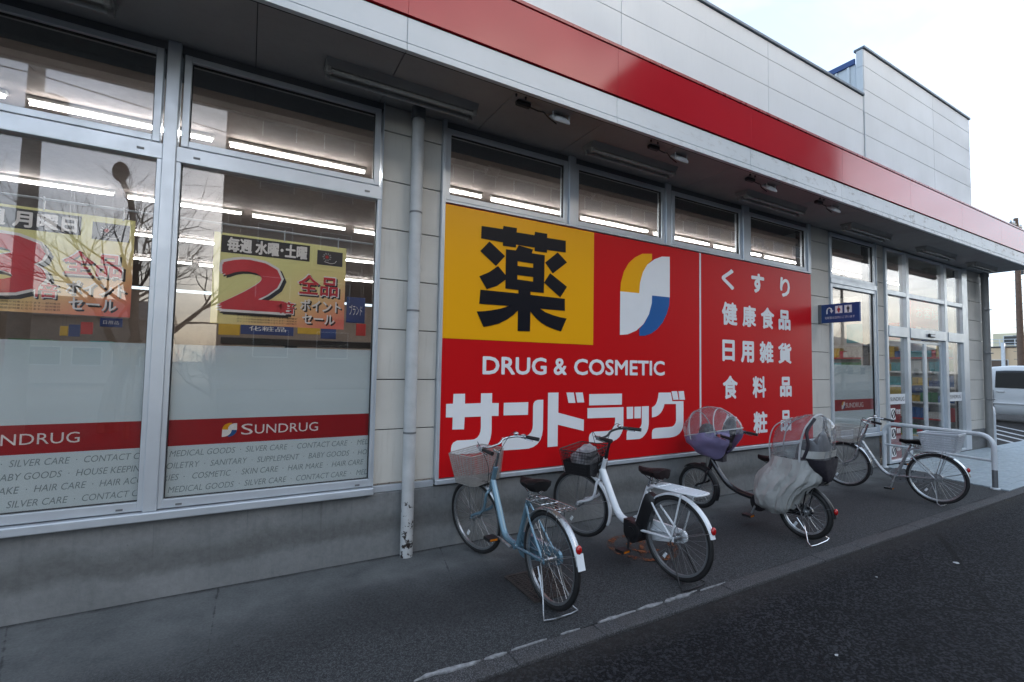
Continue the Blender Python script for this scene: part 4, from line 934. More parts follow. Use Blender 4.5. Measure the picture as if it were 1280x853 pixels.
# ------------------------------------------------------------------ bicycles
def bez(p, n=10):
    p = [Vector(q) for q in p]; out = []
    P = [p[0]]+p+[p[-1]]
    for i in range(1, len(P)-2):
        for k in range(n):
            t = k/n; a, b, c, d = P[i-1:i+3]
            out.append(.5*((2*b)+(c-a)*t+(2*a-5*b+4*c-d)*t*t+(3*b-a-3*c+d)*t**3))
    return out+[p[-1]]
def wheel(root, cx, R, tr, M=None, spokes=32, rim='steel', sp='steel', reflector=True):
    def T(mb): return mb.xf(M) if M else mb
    circ = lambda r, n, y=0: [(cx+math.cos(2*math.pi*k/n)*r, y, R+math.sin(2*math.pi*k/n)*r) for k in range(n)]
    wh = T(MB().tube(circ(R-tr, 56), tr, 10, True)).build('wheel', 'rubber', root, True, True)
    rb = MB(); n = 56; v = []
    for k in range(n):                               # box-section rim
        a = 2*math.pi*k/n
        for r, y in ((R-2*tr+.004, .013), (R-2*tr-.012, .009), (R-2*tr-.012, -.009), (R-2*tr+.004, -.013)): v.append((cx+math.cos(a)*r, y, R+math.sin(a)*r))
    rb.add(v, [(k*4+i, k*4+(i+1) % 4, ((k+1) % n)*4+(i+1) % 4, ((k+1) % n)*4+i) for k in range(n) for i in range(4)])
    T(rb).build('rim', rim, wh, True, True)
    s = MB(); Rr = R-2*tr-.01
    for k in range(spokes):
        a = 2*math.pi*k/spokes; side = .03 if k % 2 else -.03; off = .55 if (k//2) % 2 else -.55; b = a+off
        s.tube([(cx+math.cos(b)*.024, side, R+math.sin(b)*.024), (cx+math.cos(a)*Rr, 0, R+math.sin(a)*Rr)], .00135, 4, cap=False)
    o = T(s).build('spokes', sp, wh, False, True)
    h = MB(); h.cyl((cx, -.05, R), (cx, .05, R), .013, 12); h.cyl((cx, -.034, R), (cx, -.027, R), .03, 16); h.cyl((cx, .027, R), (cx, .034, R), .03, 16); h.cyl((cx, -.075, R), (cx, .075, R), .006, 8); h.cyl((cx, .062, R), (cx, .075, R), .011, 6)
    T(h).build('hub', 'steel', wh, True, True)
    if reflector:
        a = -1.0; T(MB().obox((cx+math.cos(a)*R*.62, .006, R+math.sin(a)*R*.62), (math.cos(a)*.022, 0, math.sin(a)*.022), (0, .004, 0), (-math.sin(a)*.012, 0, math.cos(a)*.012))).build('reflector', 'lamp_white', wh, False, True)
    return wh
def fender(root, cx, R, r, a0, a1, w_, mat, M=None, name='fender'):
    n = 30; v = []; prof = [(-1, -.012), (-.8, -.003), (-.35, .002), (.35, .002), (.8, -.003), (1, -.012)]
    for k in range(n+1):
        a = R_(a0+(a1-a0)*k/n)
        for (y, dr) in prof: v.append((cx+math.cos(a)*(r+dr), y*w_/2, R+math.sin(a)*(r+dr)))
        for (y, dr) in prof[::-1]: v.append((cx+math.cos(a)*(r+dr-.003), y*w_/2*.96, R+math.sin(a)*(r+dr-.003)))
    m_ = 12; mb = MB(); mb.add(v, [(k*m_+i, k*m_+(i+1) % m_, (k+1)*m_+(i+1) % m_, (k+1)*m_+i) for k in range(n) for i in range(m_)]+[tuple(range(m_)), tuple(n*m_+i for i in range(m_))[::-1]])
    if M: mb.xf(M)
    return mb.build(name, mat, root, True, True)
def basket(root, c, top, bot, h, mat, M=None, nw=9, rows=7, wr=.0017, name='basket', solid=None):
    """open wire basket; c = centre of the floor; top / bot = (length x, width y)"""
    c = Vector(c); mb = MB()
    def P(u, v, t):
        L = bot[0]+(top[0]-bot[0])*t; W = bot[1]+(top[1]-bot[1])*t
        return c+Vector((u*L/2, v*W/2, t*h))
    def ringp(t, q=.86): return [P(u, v, t) for u, v in ((-1, -q), (-q, -1), (q, -1), (1, -q), (1, q), (q, 1), (-q, 1), (-1, q))]
    for k in range(rows+1): mb.tube(ringp(k/rows), wr*(2.2 if k == rows else (1.5 if k == 0 else 1)), 5, True)
    for k in range(nw+1):
        s = -1+2*k/nw; s *= .95
        for (u, v) in ((s, -1), (s, 1), (-1, s), (1, s)): mb.tube([P(u, v, 0), P(u, v, 1)], wr, 4, cap=False)
        mb.tube([P(s, -1, 0), P(s, 1, 0)], wr, 4, cap=False); mb.tube([P(-1, s, 0), P(1, s, 0)], wr, 4, cap=False)
    if M: mb.xf(M)
    b = mb.build(name, mat, root, False, True)
    if solid:                                        # closed plastic tub round the lower part
        s_ = MB(); s_.loft([[p+(p-c).normalized()*.002 for p in ringp(0)], [p+(p-c)*.01 for p in ringp(solid)]], True, False)
        if M: s_.xf(M)
        s_.build('basket_tub', mat, b, False, True)
    return b
def saddle(root, x, z, mat, L=.27, W=.20):
    rings = []; n = 16
    for i in range(11):
        t = i/10; xx = x-L/2+L*t
        hw = W/2*(1-t)**.9*.95+.028 if t < .9 else .028*(1-(t-.9)*5)
        if t < .15: hw *= (.55+.45*math.sin(t/.15*math.pi/2))
        zz = z+.012*(1-t)**2+(.006*math.sin(t*math.pi*2.))
        th = .085*(1-.5*t)
        ring_ = []
        for k in range(n):
            a = 2*math.pi*k/n; cy, cz = math.cos(a), math.sin(a)
            ring_.append((xx, hw*cy, zz+(.018*cz if cz > 0 else th*cz*(.55+.45*abs(cy)))))
        rings.append(ring_)
    s_ = MB().loft(rings).build('saddle', mat, root, True, True)
    sp = MB()
    for y in (-.045, .045):
        sp.tube([(x-.06+.014*math.cos(a), y+.014*math.sin(a), z-.045-.03*a/16) for a in np.linspace(0, 16, 30)], .0035, 5)
    sp.tube([(x+.10, .02, z-.03), (x-.06, .04, z-.085), (x-.06, -.04, z-.085), (x+.10, -.02, z-.03)], .004, 5); sp.build('saddle_springs', 'chrome', s_, False, True)
    return s_
def steerM(hb, ht, ang):
    ax = (Vector((ht[0], 0, ht[1]))-Vector((hb[0], 0, hb[1]))).normalized(); p = Vector((hb[0], 0, hb[1]))
    return Matrix.Translation(p) @ Matrix.Rotation(R_(ang), 4, ax) @ Matrix.Translation(-p)
def v3(p, y=0): return Vector((p[0], y, p[1]))
def bike(label, loc, ang, o):
    rt = thing('bicycle', label, 'bicycle', (*loc, .004), R_(ang), 'bicycles parked against the store'); rt.scale = (o.get('k', .96),)*3
    R, wb, tr = o.get('R', .325), o.get('wb', 1.05), o.get('tr', .0205)
    fm, fen = o['frame'], o['fender']; BB, ST_, HB, HT = o['BB'], o['ST'], o['HB'], o['HT']
    M = steerM(HB, HT, o.get('steer', 0)); FA = (wb, R)
    wheel(rt, 0, R, tr, None, o.get('spokes', 32), o.get('rim', 'steel'), o.get('sp', 'steel')); wheel(rt, wb, R, tr, M, o.get('spokes', 32), o.get('rim', 'steel'), o.get('sp', 'steel'))
    # frame
    fr = MB(); tr_ = o.get('tube', .019)
    fr.tube(bez([v3(p) for p in o['down']], 8), o.get('down_r', .024), 14)
    if 'down2' in o: fr.tube(bez([v3(p) for p in o['down2']], 8), .013, 10)
    fr.cyl(v3(BB), v3(ST_), tr_, 14); fr.cyl(v3(HB), v3(HT), .022, 14); fr.cyl((BB[0], -.035, BB[1]), (BB[0], .035, BB[1]), .023, 14)
    for s in (-1, 1):
        fr.tube(bez([(BB[0]-.03, s*.03, BB[1]+.005), (.25, s*.045, (BB[1]+R)/2), (0, s*.062, R)], 5), .011, 9)
        q = Vector(v3(ST_))*.92+Vector(v3(BB))*.08
        fr.tube(bez([(q.x, s*.018, q.z), (.16, s*.045, R+(q.z-R)*.52), (0, s*.062, R)], 5), .0085, 8)
        fr.obox((0, s*.064, R), (.022, 0, 0), (0, .003, 0), (0, 0, .018))
    fr.build('frame', fm, rt, True, True)
    MB().cyl(v3(ST_), v3((ST_[0]-.03, o['sz']-.05)), .0135, 12).build('seat_post', 'chrome', rt, True, True)
    saddle(rt, ST_[0]-.035, o['sz'], o['saddle'])
    # fork, bars
    fk = MB(); d = (v3(HB)-v3(HT)).normalized()
    cr = v3(HB)+d*.015
    for s in (-1, 1):
        k1 = v3(HB)+d*.05; k2 = v3(HB)+d*((HB[1]-R)*.70)
        fk.tube(bez([(cr.x, s*.015, cr.z), (k1.x, s*.05, k1.z), (k2.x, s*.055, k2.z), (wb-.02, s*.055, R+.03), (wb, s*.055, R)], 6), .0128, 9)
    fk.xf(M).build('fork', o.get('fork', fm), rt, True, True)
    hd = MB(); up = -d; top = v3(HT)+up*o.get('stem', .14); hd.tube([v3(HT), top], .0125, 12); fwd_ = o.get('fw', .05)
    bar = o['bar']; hd.tube([top, top+Vector((fwd_, 0, .012))], .014, 10)
    bc = top+Vector((fwd_, 0, .012))
    pts = [bc+Vector(p) for p in bar]; ptsR = [Vector((p.x, -p.y, p.z)) for p in pts[::-1]]
    hd.tube(bez(ptsR+pts, 6), .0105, 10); hd = hd.xf(M).build('handlebar', o.get('barmat', 'chrome'), rt, True, True)
    for sgn in (1, -1):
        a, b = pts[-2].copy(), pts[-1].copy(); a.y *= sgn; b.y *= sgn; dd = (b-a).normalized(); st = b-dd*.11
        MB().tube([st, b+dd*.012], [.0155, .0165], 12).xf(M).build('grip', 'black_plastic', hd, True, True)
        l0 = st-dd*.03; lv = MB(); lv.obox(l0, (.018, 0, 0), (0, .012, 0), (0, 0, .016)); out = Vector((.03, 0, -.012)); lv.tube(bez([l0+out*.5, st+out*1.1, st+dd*.06+out*1.5, b+out*1.7], 4), .005, 6); lv.xf(M).build('brake_lever', 'chrome', hd, True, True)
        cb_ = MB(); cb_.tube(bez([l0+out*.4, l0+Vector((.09, -sgn*.05, .03)), v3(HT)+Vector((.06, sgn*.03, .0)), v3(HB)+Vector((.035, sgn*.02, 0))], 6), .0026, 5); cb_.xf(M).build('brake_cable', 'black_plastic', hd, True, True)
    if o.get('bell', True):
        p = pts[len(pts)//2]; MB().ell((p.x, -p.y, p.z+.025), (.024, .024, .016)).xf(M).build('bell', 'chrome', hd, True, True)
    # fenders
    fender(rt, 0, R, R+.018, 38, o.get('rf1', 172), .052, fen); ff = fender(rt, wb, R, R+.018, o.get('ff0', 62), o.get('ff1', 198), .050, fen, M, 'fender')
    if o.get('flap'): 
        a = R_(o.get('rf1', 172)-4); MB().obox((math.cos(a)*(R+.020), 0, R+math.sin(a)*(R+.020)), (-math.sin(a)*.05, 0, math.cos(a)*.05), (0, .028, 0), (math.cos(a)*.003, 0, math.sin(a)*.003)).build('mud_flap', o['flap'], rt, False, True)
    st_ = MB()
    for a in (110, 158):
        a = R_(a)
        for s in (-1, 1): st_.tube([(0, s*.066, R), (math.cos(a)*(R+.015), s*.026, R+math.sin(a)*(R+.015))], .0022, 5)
    st_.build('fender_stay', 'steel', rt, False, True)
    st_ = MB()
    for s in (-1, 1):
        a = R_(165); st_.tube([(wb, s*.062, R), (wb+math.cos(a)*(R+.015), s*.025, R+math.sin(a)*(R+.015))], .0022, 5)
    st_.xf(M).build('fender_stay', 'steel', rt, False, True)
    a = R_(o.get('tail', 152)); ca, sa = math.cos(a), math.sin(a)
    tl = MB().ell((ca*(R+.03), 0, R+sa*(R+.03)), (.018, .022, .030)); tl.build('tail_reflector', 'red_lens', rt, True, True)
    # rack
    rk = o.get('rack')
    if rk:
        m_, z, x0, x1, hw, nsl, rr = rk; g = MB()
        g.tube(bez([(x0, -.03, z-.01), (x0-.06, -hw, z), (x1+.05, -hw, z+.012), (x1, -hw*.6, z+.012), (x1, hw*.6, z+.012), (x1+.05, hw, z+.012), (x0-.06, hw, z), (x0, .03, z-.01)], 5), rr, 7)
        for k in range(nsl):
            y = -hw+2*hw*(k+1)/(nsl+1); g.tube([(x0-.04, y, z+.001), (x1+.005, y, z+.013)], rr*.8, 6)
        for xx in (x0-.10, (x0+x1)/2, x1+.08): g.tube([(xx, -hw, z+.004), (xx, hw, z+.004)], rr*.8, 6)
        for s in (-1, 1): g.tube([(x1+.13, s*hw, z+.01), (0, s*.07, R)], rr*.9, 6); g.tube([(x0-.02, s*.03, z), (ST_[0]+.01, s*.02, ST_[1]-.03)], rr*.9, 6)
        g.build('rear_rack', m_, rt, True, True)
    # cranks, chain case, stand
    ca_ = R_(o.get('crank', -100)); cr_ = .165
    for s in (1, -1):
        dx, dz = math.cos(ca_)*cr_*s, math.sin(ca_)*cr_*s; c = MB(); c.tube([(BB[0], s*.06, BB[1]), (BB[0]+dx, s*.085, BB[1]+dz)], [.013, .010], 8); c = c.build('crank', o.get('crankmat', 'steel'), rt, True, True)
        MB().obox((BB[0]+dx, s*.145, BB[1]+dz), (.045, 0, 0), (0, .045, 0), (0, 0, .012)).build('pedal', 'black_plastic', c, False, True)
        MB().obox((BB[0]+dx-.046, s*.145, BB[1]+dz), (.002, 0, 0), (0, .03, 0), (0, 0, .007)).build('pedal_reflector', 'amber', c, False, True)
    cc = MB(); e = [(BB[0]+math.cos(t)*.10, BB[1]+math.sin(t)*.10) for t in np.linspace(-math.pi/2, math.pi/2, 10)]+[(math.cos(t)*.052, R+math.sin(t)*.052) for t in np.linspace(math.pi/2, 3*math.pi/2, 8)]
    cc.poly([e], lambda u, v: (u, -.075, v), (0, .024, 0)); cc.build('chain_case', o.get('case', fm), rt, False, True)
    sm = o.get('standmat', 'steel'); k = MB(); w_ = o.get('standw', .12); sx = o.get('standx', -.075); zf = .006
    k.tube(bez([(0.0, .078, R-.01), (sx*.35, .085, R*.55), (sx, w_, zf+.02)], 4)+[Vector((sx-.035, w_+.02, zf)), Vector((sx-.05, w_*.6, zf)), Vector((sx-.05, -w_*.6, zf)), Vector((sx-.035, -w_-.02, zf))]+bez([(sx, -w_, zf+.02), (sx*.35, -.085, R*.55), (0, -.078, R-.01)], 4), .0055, 7)
    k.tube([(.04, .072, R-.05), (sx*.6, .098, R*.36)], .006, 6); k.build('kickstand', sm, rt, True, True)
    if o.get('basket'):
        q = dict(o['basket']); c = q.pop('c'); basket(rt, c, M=M, **q)
        bs_ = MB()
        for s in (-1, 1): bs_.tube([(c[0]+.02, s*.09, c[2]), (wb+.0, s*.066, R)], .004, 6)
        bs_.tube([(c[0]-.11, 0, c[2]+.05), (HT[0]+.02, 0, HT[1]-.03)], .008, 6); bs_.xf(M).build('basket_stay', 'steel', rt, True, True)
    if o.get('lamp', True):
        p = v3(HB)+Vector((.085, .0, .02)); l = MB(); l.cyl(p-Vector((.03, 0, 0)), p+Vector((.02, 0, 0)), .027, 12); l.xf(M).build('head_lamp', 'black_plastic', rt, True, True); MB().ell(p+Vector((.02, 0, 0)), (.008, .024, .024), 10, 6).xf(M).build('lamp_lens', 'lamp_white', rt, True, True)
    return rt, M
BAR = [(.02, .07, .03), (.025, .15, .06), (-.05, .225, .075), (-.16, .26, .07), (-.25, .275, .06)]
base = dict(BB=(.43, .275), ST=(.285, .66), HB=(.865, .615), HT=(.80, .805), sz=.80)
b1, M1 = bike('light blue step-through bicycle with silver wire basket, nearest the downspout', (1.815, 2.665), 91.5, dict(base, frame='frame_blue', fender='steel', saddle='black_leather', steer=17, wb=1.085, bar=BAR,
    down=[(.845, .69), (.79, .59), (.73, .48), (.67, .37), (.625, .305), (.56, .278), (.43, .275)], down_r=.027, rack=('chrome', .695, .24, -.20, .075, 3, .0042), flap='lamp_white', rf1=168,
    basket=dict(c=(1.03, 0, .655), top=(.31, .385), bot=(.245, .31), h=.26, mat='basket_wire', nw=24, rows=14, wr=.0021), crank=10, standx=-.10))
bar2 = [(.01, .06, .03), (.01, .14, .06), (-.04, .21, .075), (-.13, .255, .075), (-.22, .27, .07)]
b2, M2 = bike('white electric bicycle with black battery, black wire basket and brown saddle', (2.90, 2.56), 93.5, dict(base, frame='frame_white', fender='frame_white', saddle='brown_leather', steer=16, wb=1.11, ff1=206, bar=bar2, barmat='black_plastic',
    down=[(.845, .70), (.78, .585), (.71, .465), (.64, .36), (.57, .315), (.46, .30)], down_r=.033, rack=('frame_white', .70, .22, -.24, .085, 4, .008), rf1=165, sp='alum_dark', rim='alum_dark', fork='frame_white', crankmat='black_plastic', standmat='black_plastic',
    basket=dict(c=(1.03, 0, .655), top=(.34, .39), bot=(.28, .32), h=.23, mat='black_plastic', nw=18, rows=8, wr=.0024, solid=.5), crank=-88, stem=.17, standx=-.12, case='frame_white', lamp=True, tail=156))
# battery, motor and the bundle in the basket of the electric bicycle
mb = MB(); up = (Vector((.285, 0, .66))-Vector((.43, 0, .275))).normalized(); fw_ = Vector((up.z, 0, -up.x)); c = Vector((.30, 0, .44))
mb.loft([[c+up*a+fw_*(b*s1)+Vector((0, w2*s2, 0)) for b, w2 in ((-.055, -.03), (-.055, .03), (-.03, .048), (.045, .048), (.055, .03), (.055, -.03), (.045, -.048), (-.03, -.048))] for a, s1, s2 in ((-.19, .7, .7), (-.16, 1, 1), (.10, 1, 1), (.15, .95, .9), (.18, .6, .6))]); mb.build('battery', 'black_plastic', b2, True, True)
mb = MB(); mb.cyl((.41, -.06, .255), (.41, .075, .255), .085, 20); mb.cyl((.41, .075, .255), (.41, .085, .255), .05, 16); mb.loft([[(x, y, z) for x, y in ((.33, -.05), (.33, .05), (.52, .05), (.52, -.05))] for z in (.22, .34)]); mb.build('motor', 'black_plastic', b2, True, True)
mb = MB(); mb.ell((1.03, 0, .765), (.135, .16, .105), 20, 12, fn=lambda p: p*(1+.22*noise.noise(p*14))); mb.ell((.96, .05, .86), (.08, .10, .07), 14, 9, fn=lambda p: p*(1+.3*noise.noise(p*22))); mb.xf(M2); sb2 = mb.build('basket_bundle', 'bag_cloth', b2, True, True)
b4, M4 = bike('silver bicycle with front wire basket and pale rear basket, nearest the entrance', (7.44, 2.55), 95, dict(base, k=.93, frame='frame_silver', fender='chrome', saddle='black_leather', steer=3, bar=[(.0, .06, .02), (-.01, .15, .05), (-.07, .23, .06), (-.18, .27, .05), (-.27, .285, .035)],
    down=[(.845, .72), (.73, .53), (.62, .36), (.53, .285), (.43, .275)], down_r=.021, down2=[(.84, .66), (.70, .44), (.60, .32), (.52, .27)], rack=('steel', .69, .24, -.22, .07, 3, .0045), rf1=166, stem=.16,
    basket=dict(c=(1.02, 0, .68), top=(.30, .38), bot=(.24, .30), h=.22, mat='basket_wire', nw=18, rows=10, wr=.0020), crank=-75, standx=-.03, sz=.78))
bk = MB(); tp = MB()
basket(b4, (-.06, 0, .705), (.40, .34), (.32, .27), .21, 'basket_plastic', None, 12, 9, .0030, 'rear_basket', None)
for k in range(7):                                   # flat woven slats of the rear basket
    t = (k+.35)/7; t2 = (k+.95)/7
    def rg(t): L = .32+.08*t; W = .27+.07*t; return [(-.06+u*L/2, v*W/2, .705+.21*t) for u, v in ((-1, -.86), (-.86, -1), (.86, -1), (1, -.86), (1, .86), (.86, 1), (-.86, 1), (-1, .86))]
    s_ = MB().loft([rg(t), rg(t2)], False, False).build('rear_basket_slat', 'basket_plastic', b4, False, True)
s_ = MB(); s_.tube([(.14, -.17, .915), (.14, .17, .915), (-.26, .17, .93), (-.26, -.17, .93)], .011, 8, True); s_.build('rear_basket_rim', 'basket_plastic', b4, True, True)

# black child-carrier bicycle with rain covers
b3, M3 = bike('black small-wheeled child-carrier bicycle with clear front hood and grey rear cover', (4.70, 2.61), 95, dict(R=.255, wb=1.19, tr=.026, BB=(.44, .275), ST=(.36, .62), HB=(1.035, .50), HT=(.985, .68), sz=.735, frame='frame_black', fender='black_plastic', saddle='brown_leather', steer=2,
    bar=[(-.02, .06, .04), (-.05, .15, .07), (-.12, .23, .08), (-.22, .27, .08), (-.30, .28, .07)], barmat='black_plastic', down=[(1.01, .60), (.93, .49), (.82, .37), (.70, .31), (.56, .285), (.44, .275)], down_r=.031, rack=('black_plastic', .56, .25, -.20, .085, 3, .008), rf1=178, ff0=50, ff1=205,
    crank=-70, standx=-.10, standw=.17, standmat='chrome', spokes=28, bell=False, lamp=True, tail=165, crankmat='steel', stem=.16, fw=-.02))
mb = MB(); up = (Vector((.36, 0, .62))-Vector((.44, 0, .275))).normalized(); fw_ = Vector((up.z, 0, -up.x)); c = Vector((.335, 0, .44))
mb.loft([[c+up*a+fw_*(b*s1)+Vector((0, w2*s1, 0)) for b, w2 in ((-.055, -.03), (-.055, .03), (-.03, .048), (.045, .048), (.055, .03), (.055, -.03), (.045, -.048), (-.03, -.048))] for a, s1 in ((-.17, .7), (-.14, 1), (.11, 1), (.15, .7))]); mb.build('battery', 'black_plastic', b3, True, True)
mb = MB(); mb.cyl((.43, -.06, .25), (.43, .07, .25), .085, 20); mb.cyl((.43, .07, .25), (.43, .082, .25), .045, 16); mb.build('motor', 'black_plastic', b3, True, True)
# front child seat: dark shell, purple apron, clear hood with piping
fs_ = MB(); CX, CZ = .98, .90
fs_.ell((CX-.04, 0, CZ-.10), (.17, .14, .10), 18, 10); fs_.ell((CX-.18, 0, CZ+.04), (.05, .13, .19), 14, 10, Matrix.Rotation(R_(-12), 3, 'Y')); fs_.loft([[(CX-.08+a*.05, b*.04, z) for a, b in ((-1, -1), (1, -1), (1, 1), (-1, 1))] for z in (.60, CZ-.15)]); fs_ = fs_.xf(M3).build('front_child_seat', 'dark_cloth', b3, True, True)
MB().ell((CX+.03, .10, CZ+.03), (.10, .07, .10), 14, 9, fn=lambda p: p*(1+.2*noise.noise(p*12))).xf(M3).build('cushion', 'dark_cloth', fs_, True, True)
def hood(p):                                          # teardrop: fuller in front and low
    k = 1+.18*(p.x/.36); return Vector((p.x, p.y*k, p.z*(1+.10*p.x/.36)))
lo = MB(); up_ = MB()
TILT = Matrix.Rotation(R_(14), 3, 'Y')
def hood_pt(th, ph):
    lowk = 1-.45*max(0, (th-1.75))                       # apron narrows towards the stem
    return Vector((CX+.0, 0, CZ+.01))+TILT @ hood(Vector((math.sin(th)*math.cos(ph)*.345*lowk, math.sin(th)*math.sin(ph)*.25*lowk, math.cos(th)*.31)))
def patch(mb, t0, t1, p0, p1, nt, np_, wr=0.):
    v = []
    for i in range(nt+1):
        for j in range(np_+1):
            th = t0+(t1-t0)*i/nt; ph = p0+(p1-p0)*j/np_; q = hood_pt(th, ph)
            if wr: q += (q-Vector((CX, 0, CZ))).normalized()*wr*noise.noise(q*9)
            v.append(q)
    mb.add(v, [(i*(np_+1)+j, (i+1)*(np_+1)+j, (i+1)*(np_+1)+j+1, i*(np_+1)+j+1) for i in range(nt) for j in range(np_)])
patch(up_, .02, 1.75, 0, 2*math.pi, 12, 30, .03); up_.xf(M3).build('clear_hood', 'vinyl', fs_, True, True)
patch(lo, 1.50, 2.75, -2.5, 2.5, 10, 36, .03); lo.xf(M3).build('purple_apron', 'purple_cloth', fs_, True, True)
pp = MB()
for x_ in (-.14, .16):
    pp.tube([hood_pt(math.acos(max(-1, min(1, math.sin(q)*math.sqrt(max(0, 1-(x_/.345)**2))))), math.atan2(math.cos(q)*math.sqrt(max(0, 1-(x_/.345)**2)), x_/.345)) for q in np.linspace(-.12, math.pi+.12, 30)], .0065, 6)
pp.tube([hood_pt(1.52, a)*1.0 for a in np.linspace(0, 2*math.pi, 36)[:-1]], .007, 6, True); pp.tube([hood_pt(t, 0.0) for t in np.linspace(-1.5, 1.5, 30)], .0045, 6)
pp.xf(M3).build('hood_piping', 'piping', fs_, True, True)
# rear child seat under its cover
rs_ = MB(); rs_.ell((-.02, 0, .66), (.20, .17, .14), 16, 9); rs_.ell((-.17, 0, .84), (.05, .13, .23), 16, 10); rs_.ell((-.10, .14, .82), (.12, .03, .18), 12, 8); rs_.ell((-.10, -.14, .82), (.12, .03, .18), 12, 8); rs_ = rs_.build('rear_child_seat', 'seat_grey', b3, True, True)
def sect(z, x0, x1, hw, n=40, amp=.016, seed=0.):
    out = []; cx, rx = (x0+x1)/2, (x1-x0)/2
    for k in range(n):
        a = 2*math.pi*k/n; c, s = math.cos(a), math.sin(a); e = .75
        p = Vector((cx+rx*math.copysign(abs(c)**e, c), hw*math.copysign(abs(s)**e, s), z))
        d = amp*(noise.noise(Vector((math.cos(a)*2.2, math.sin(a)*2.2, z*4+seed)))+.6*noise.noise(Vector((c*6, s*6, z*7+seed))))
        out.append(p+Vector((c, s, .4*math.sin(3*a)))*d)
    return out
def lerp_sections(S, n):
    out = []; zs = [s[0] for s in S]
    for i in range(n+1):
        z = zs[0]+(zs[-1]-zs[0])*i/n
        out.append((z,)+tuple(float(np.interp(z, zs, [s[k] for s in S])) for k in (1, 2, 3)))
    return out
S1 = [(.22, .12, .37, .15), (.28, .05, .42, .215), (.40, -.02, .45, .25), (.52, -.12, .43, .26), (.60, -.19, .39, .25), (.70, -.215, .31, .235), (.80, -.225, .275, .225)]
cv = MB(); RG = []
for (z, a, b, hw) in lerp_sections(S1, 34):
    ring_ = sect(z, a, b, hw, 84, .012); cxx = (a+b)/2
    for i_, p in enumerate(ring_):
        an = math.atan2(p.y, p.x-cxx); q = Vector((math.cos(an)*2.6+z*1.1, math.sin(an)*2.6, z*1.6))
        rdg = 1-2*abs(noise.noise(q)); rdg2 = 1-2*abs(noise.noise(q*2.3+Vector((4, 1, 2))))
        ring_[i_] = p+Vector((math.cos(an), math.sin(an), -.2))*(.036*(rdg-.6)+.016*(rdg2-.6))*min(1, .3+(.85-z)*2.2)
    k = max(0, 1-(z-.22)/.35)
    RG.append([p+Vector((0, 0, k*(.16*max(0, (.14-p.x)/.3)+.02*noise.noise(p*8)))) for p in ring_])   # hem rises towards the rear wheel
cv.loft(RG, False, False); cvo = cv.build('rain_cover', 'grey_cloth', rs_, True, True)
S2 = [(.80, -.225, .275, .222), (.95, -.25, .265, .215), (1.05, -.26, .235, .205), (1.13, -.25, .16, .18), (1.19, -.22, .06, .13), (1.225, -.17, -.05, .05)]
hd_ = MB(); hd_.loft([sect(z, a, b, hw, 44, .022, 3.) for (z, a, b, hw) in lerp_sections(S2, 16)], False, True); hd_.build('clear_hood', 'vinyl', rs_, True, True)
pp = MB()
for yy in (-1, 1):
    pp.tube(bez([(.27, yy*.13, .74), (.26, yy*.15, .95), (.20, yy*.15, 1.10), (.05, yy*.12, 1.19)], 6), .006, 6)
    pp.tube(bez([(-.06, yy*.235, .78), (-.07, yy*.225, .95), (-.10, yy*.20, 1.10), (-.14, yy*.10, 1.21), (-.15, 0, 1.235)], 6), .010, 6)
pp.tube([(.275, y, .76) for y in np.linspace(-.13, .13, 6)], .006, 6)
pp.build('hood_piping', 'piping', rs_, True, True)
bl = MB()
for (a, b) in ((.83, .90),):
    r0 = sect(a, -.235, .0, .232, 40, .01); r1 = sect(b, -.25, -.01, .230, 40, .01); bl.loft([r0, r1], False, False)
bl.build('cover_band', 'grey_cloth', rs_, True, True)
bl = MB()
for yy in (-1, 1): bl.tube(bez([(-.10, yy*.235, .82), (-.14, yy*.228, .95), (-.12, yy*.205, 1.08), (-.15, yy*.11, 1.20)], 6), .016, 6)
bl.build('cover_strap', 'dark_cloth', rs_, True, True)
bl = MB(); bl.loft([sect(z, a, b, hw, 30, .008) for z, a, b, hw in ((.60, -.225, -.19, .05), (.64, -.238, -.165, .10), (.70, -.248, -.13, .16), (.76, -.254, -.09, .205), (.82, -.258, -.06, .222))], True, False); bl.build('back_panel', 'dark_cloth', rs_, True, True)
#==OUTSIDE==
# ------------------------------------------------------------------ pipe barriers
def barrier(a, b, h, label, r=.031, mid=True):
    a, b = Vector((*a, 0)), Vector((*b, 0)); d = (b-a).normalized(); t = thing('pipe_barrier', label, 'barrier', tuple((a+b)/2)); k = .16
    z = Vector((0, 0, 1)); pts = [a, a+z*(h-k)]+[a+d*k*(1-math.cos(q))+z*(h-k+k*math.sin(q)) for q in np.linspace(.2, math.pi/2, 6)]+[b-d*k*(1-math.cos(q))+z*(h-k+k*math.sin(q)) for q in np.linspace(math.pi/2, .2, 6)]+[b+z*(h-k), b]
    MB().tube(pts, r, 14).build('hoop', 'white_pipe', t, True)
    if mid: MB().cyl(a+z*h*.52, b+z*h*.52, r*.62, 10).build('cross_bar', 'white_pipe', t, True)
    for p in (a, b): MB().tube([p-z*.01, p+z*.012], r*1.7, 16).build('base_plate', 'white_pipe', t, True)
    # black scuffed tape at the foot
    MB().tube([b+z*.02, b+z*.26], r*1.025, 14).build('foot_wrap', 'alum_dark', t, True)
    return t
barrier((9.46, 3.93), (9.17, 2.50), .735, 'white tubular hoop barrier between silver bicycle and entrance')
barrier((14.55, 3.95), (15.5, 4.4), .85, 'white hoop barrier beyond the far corner downspout')

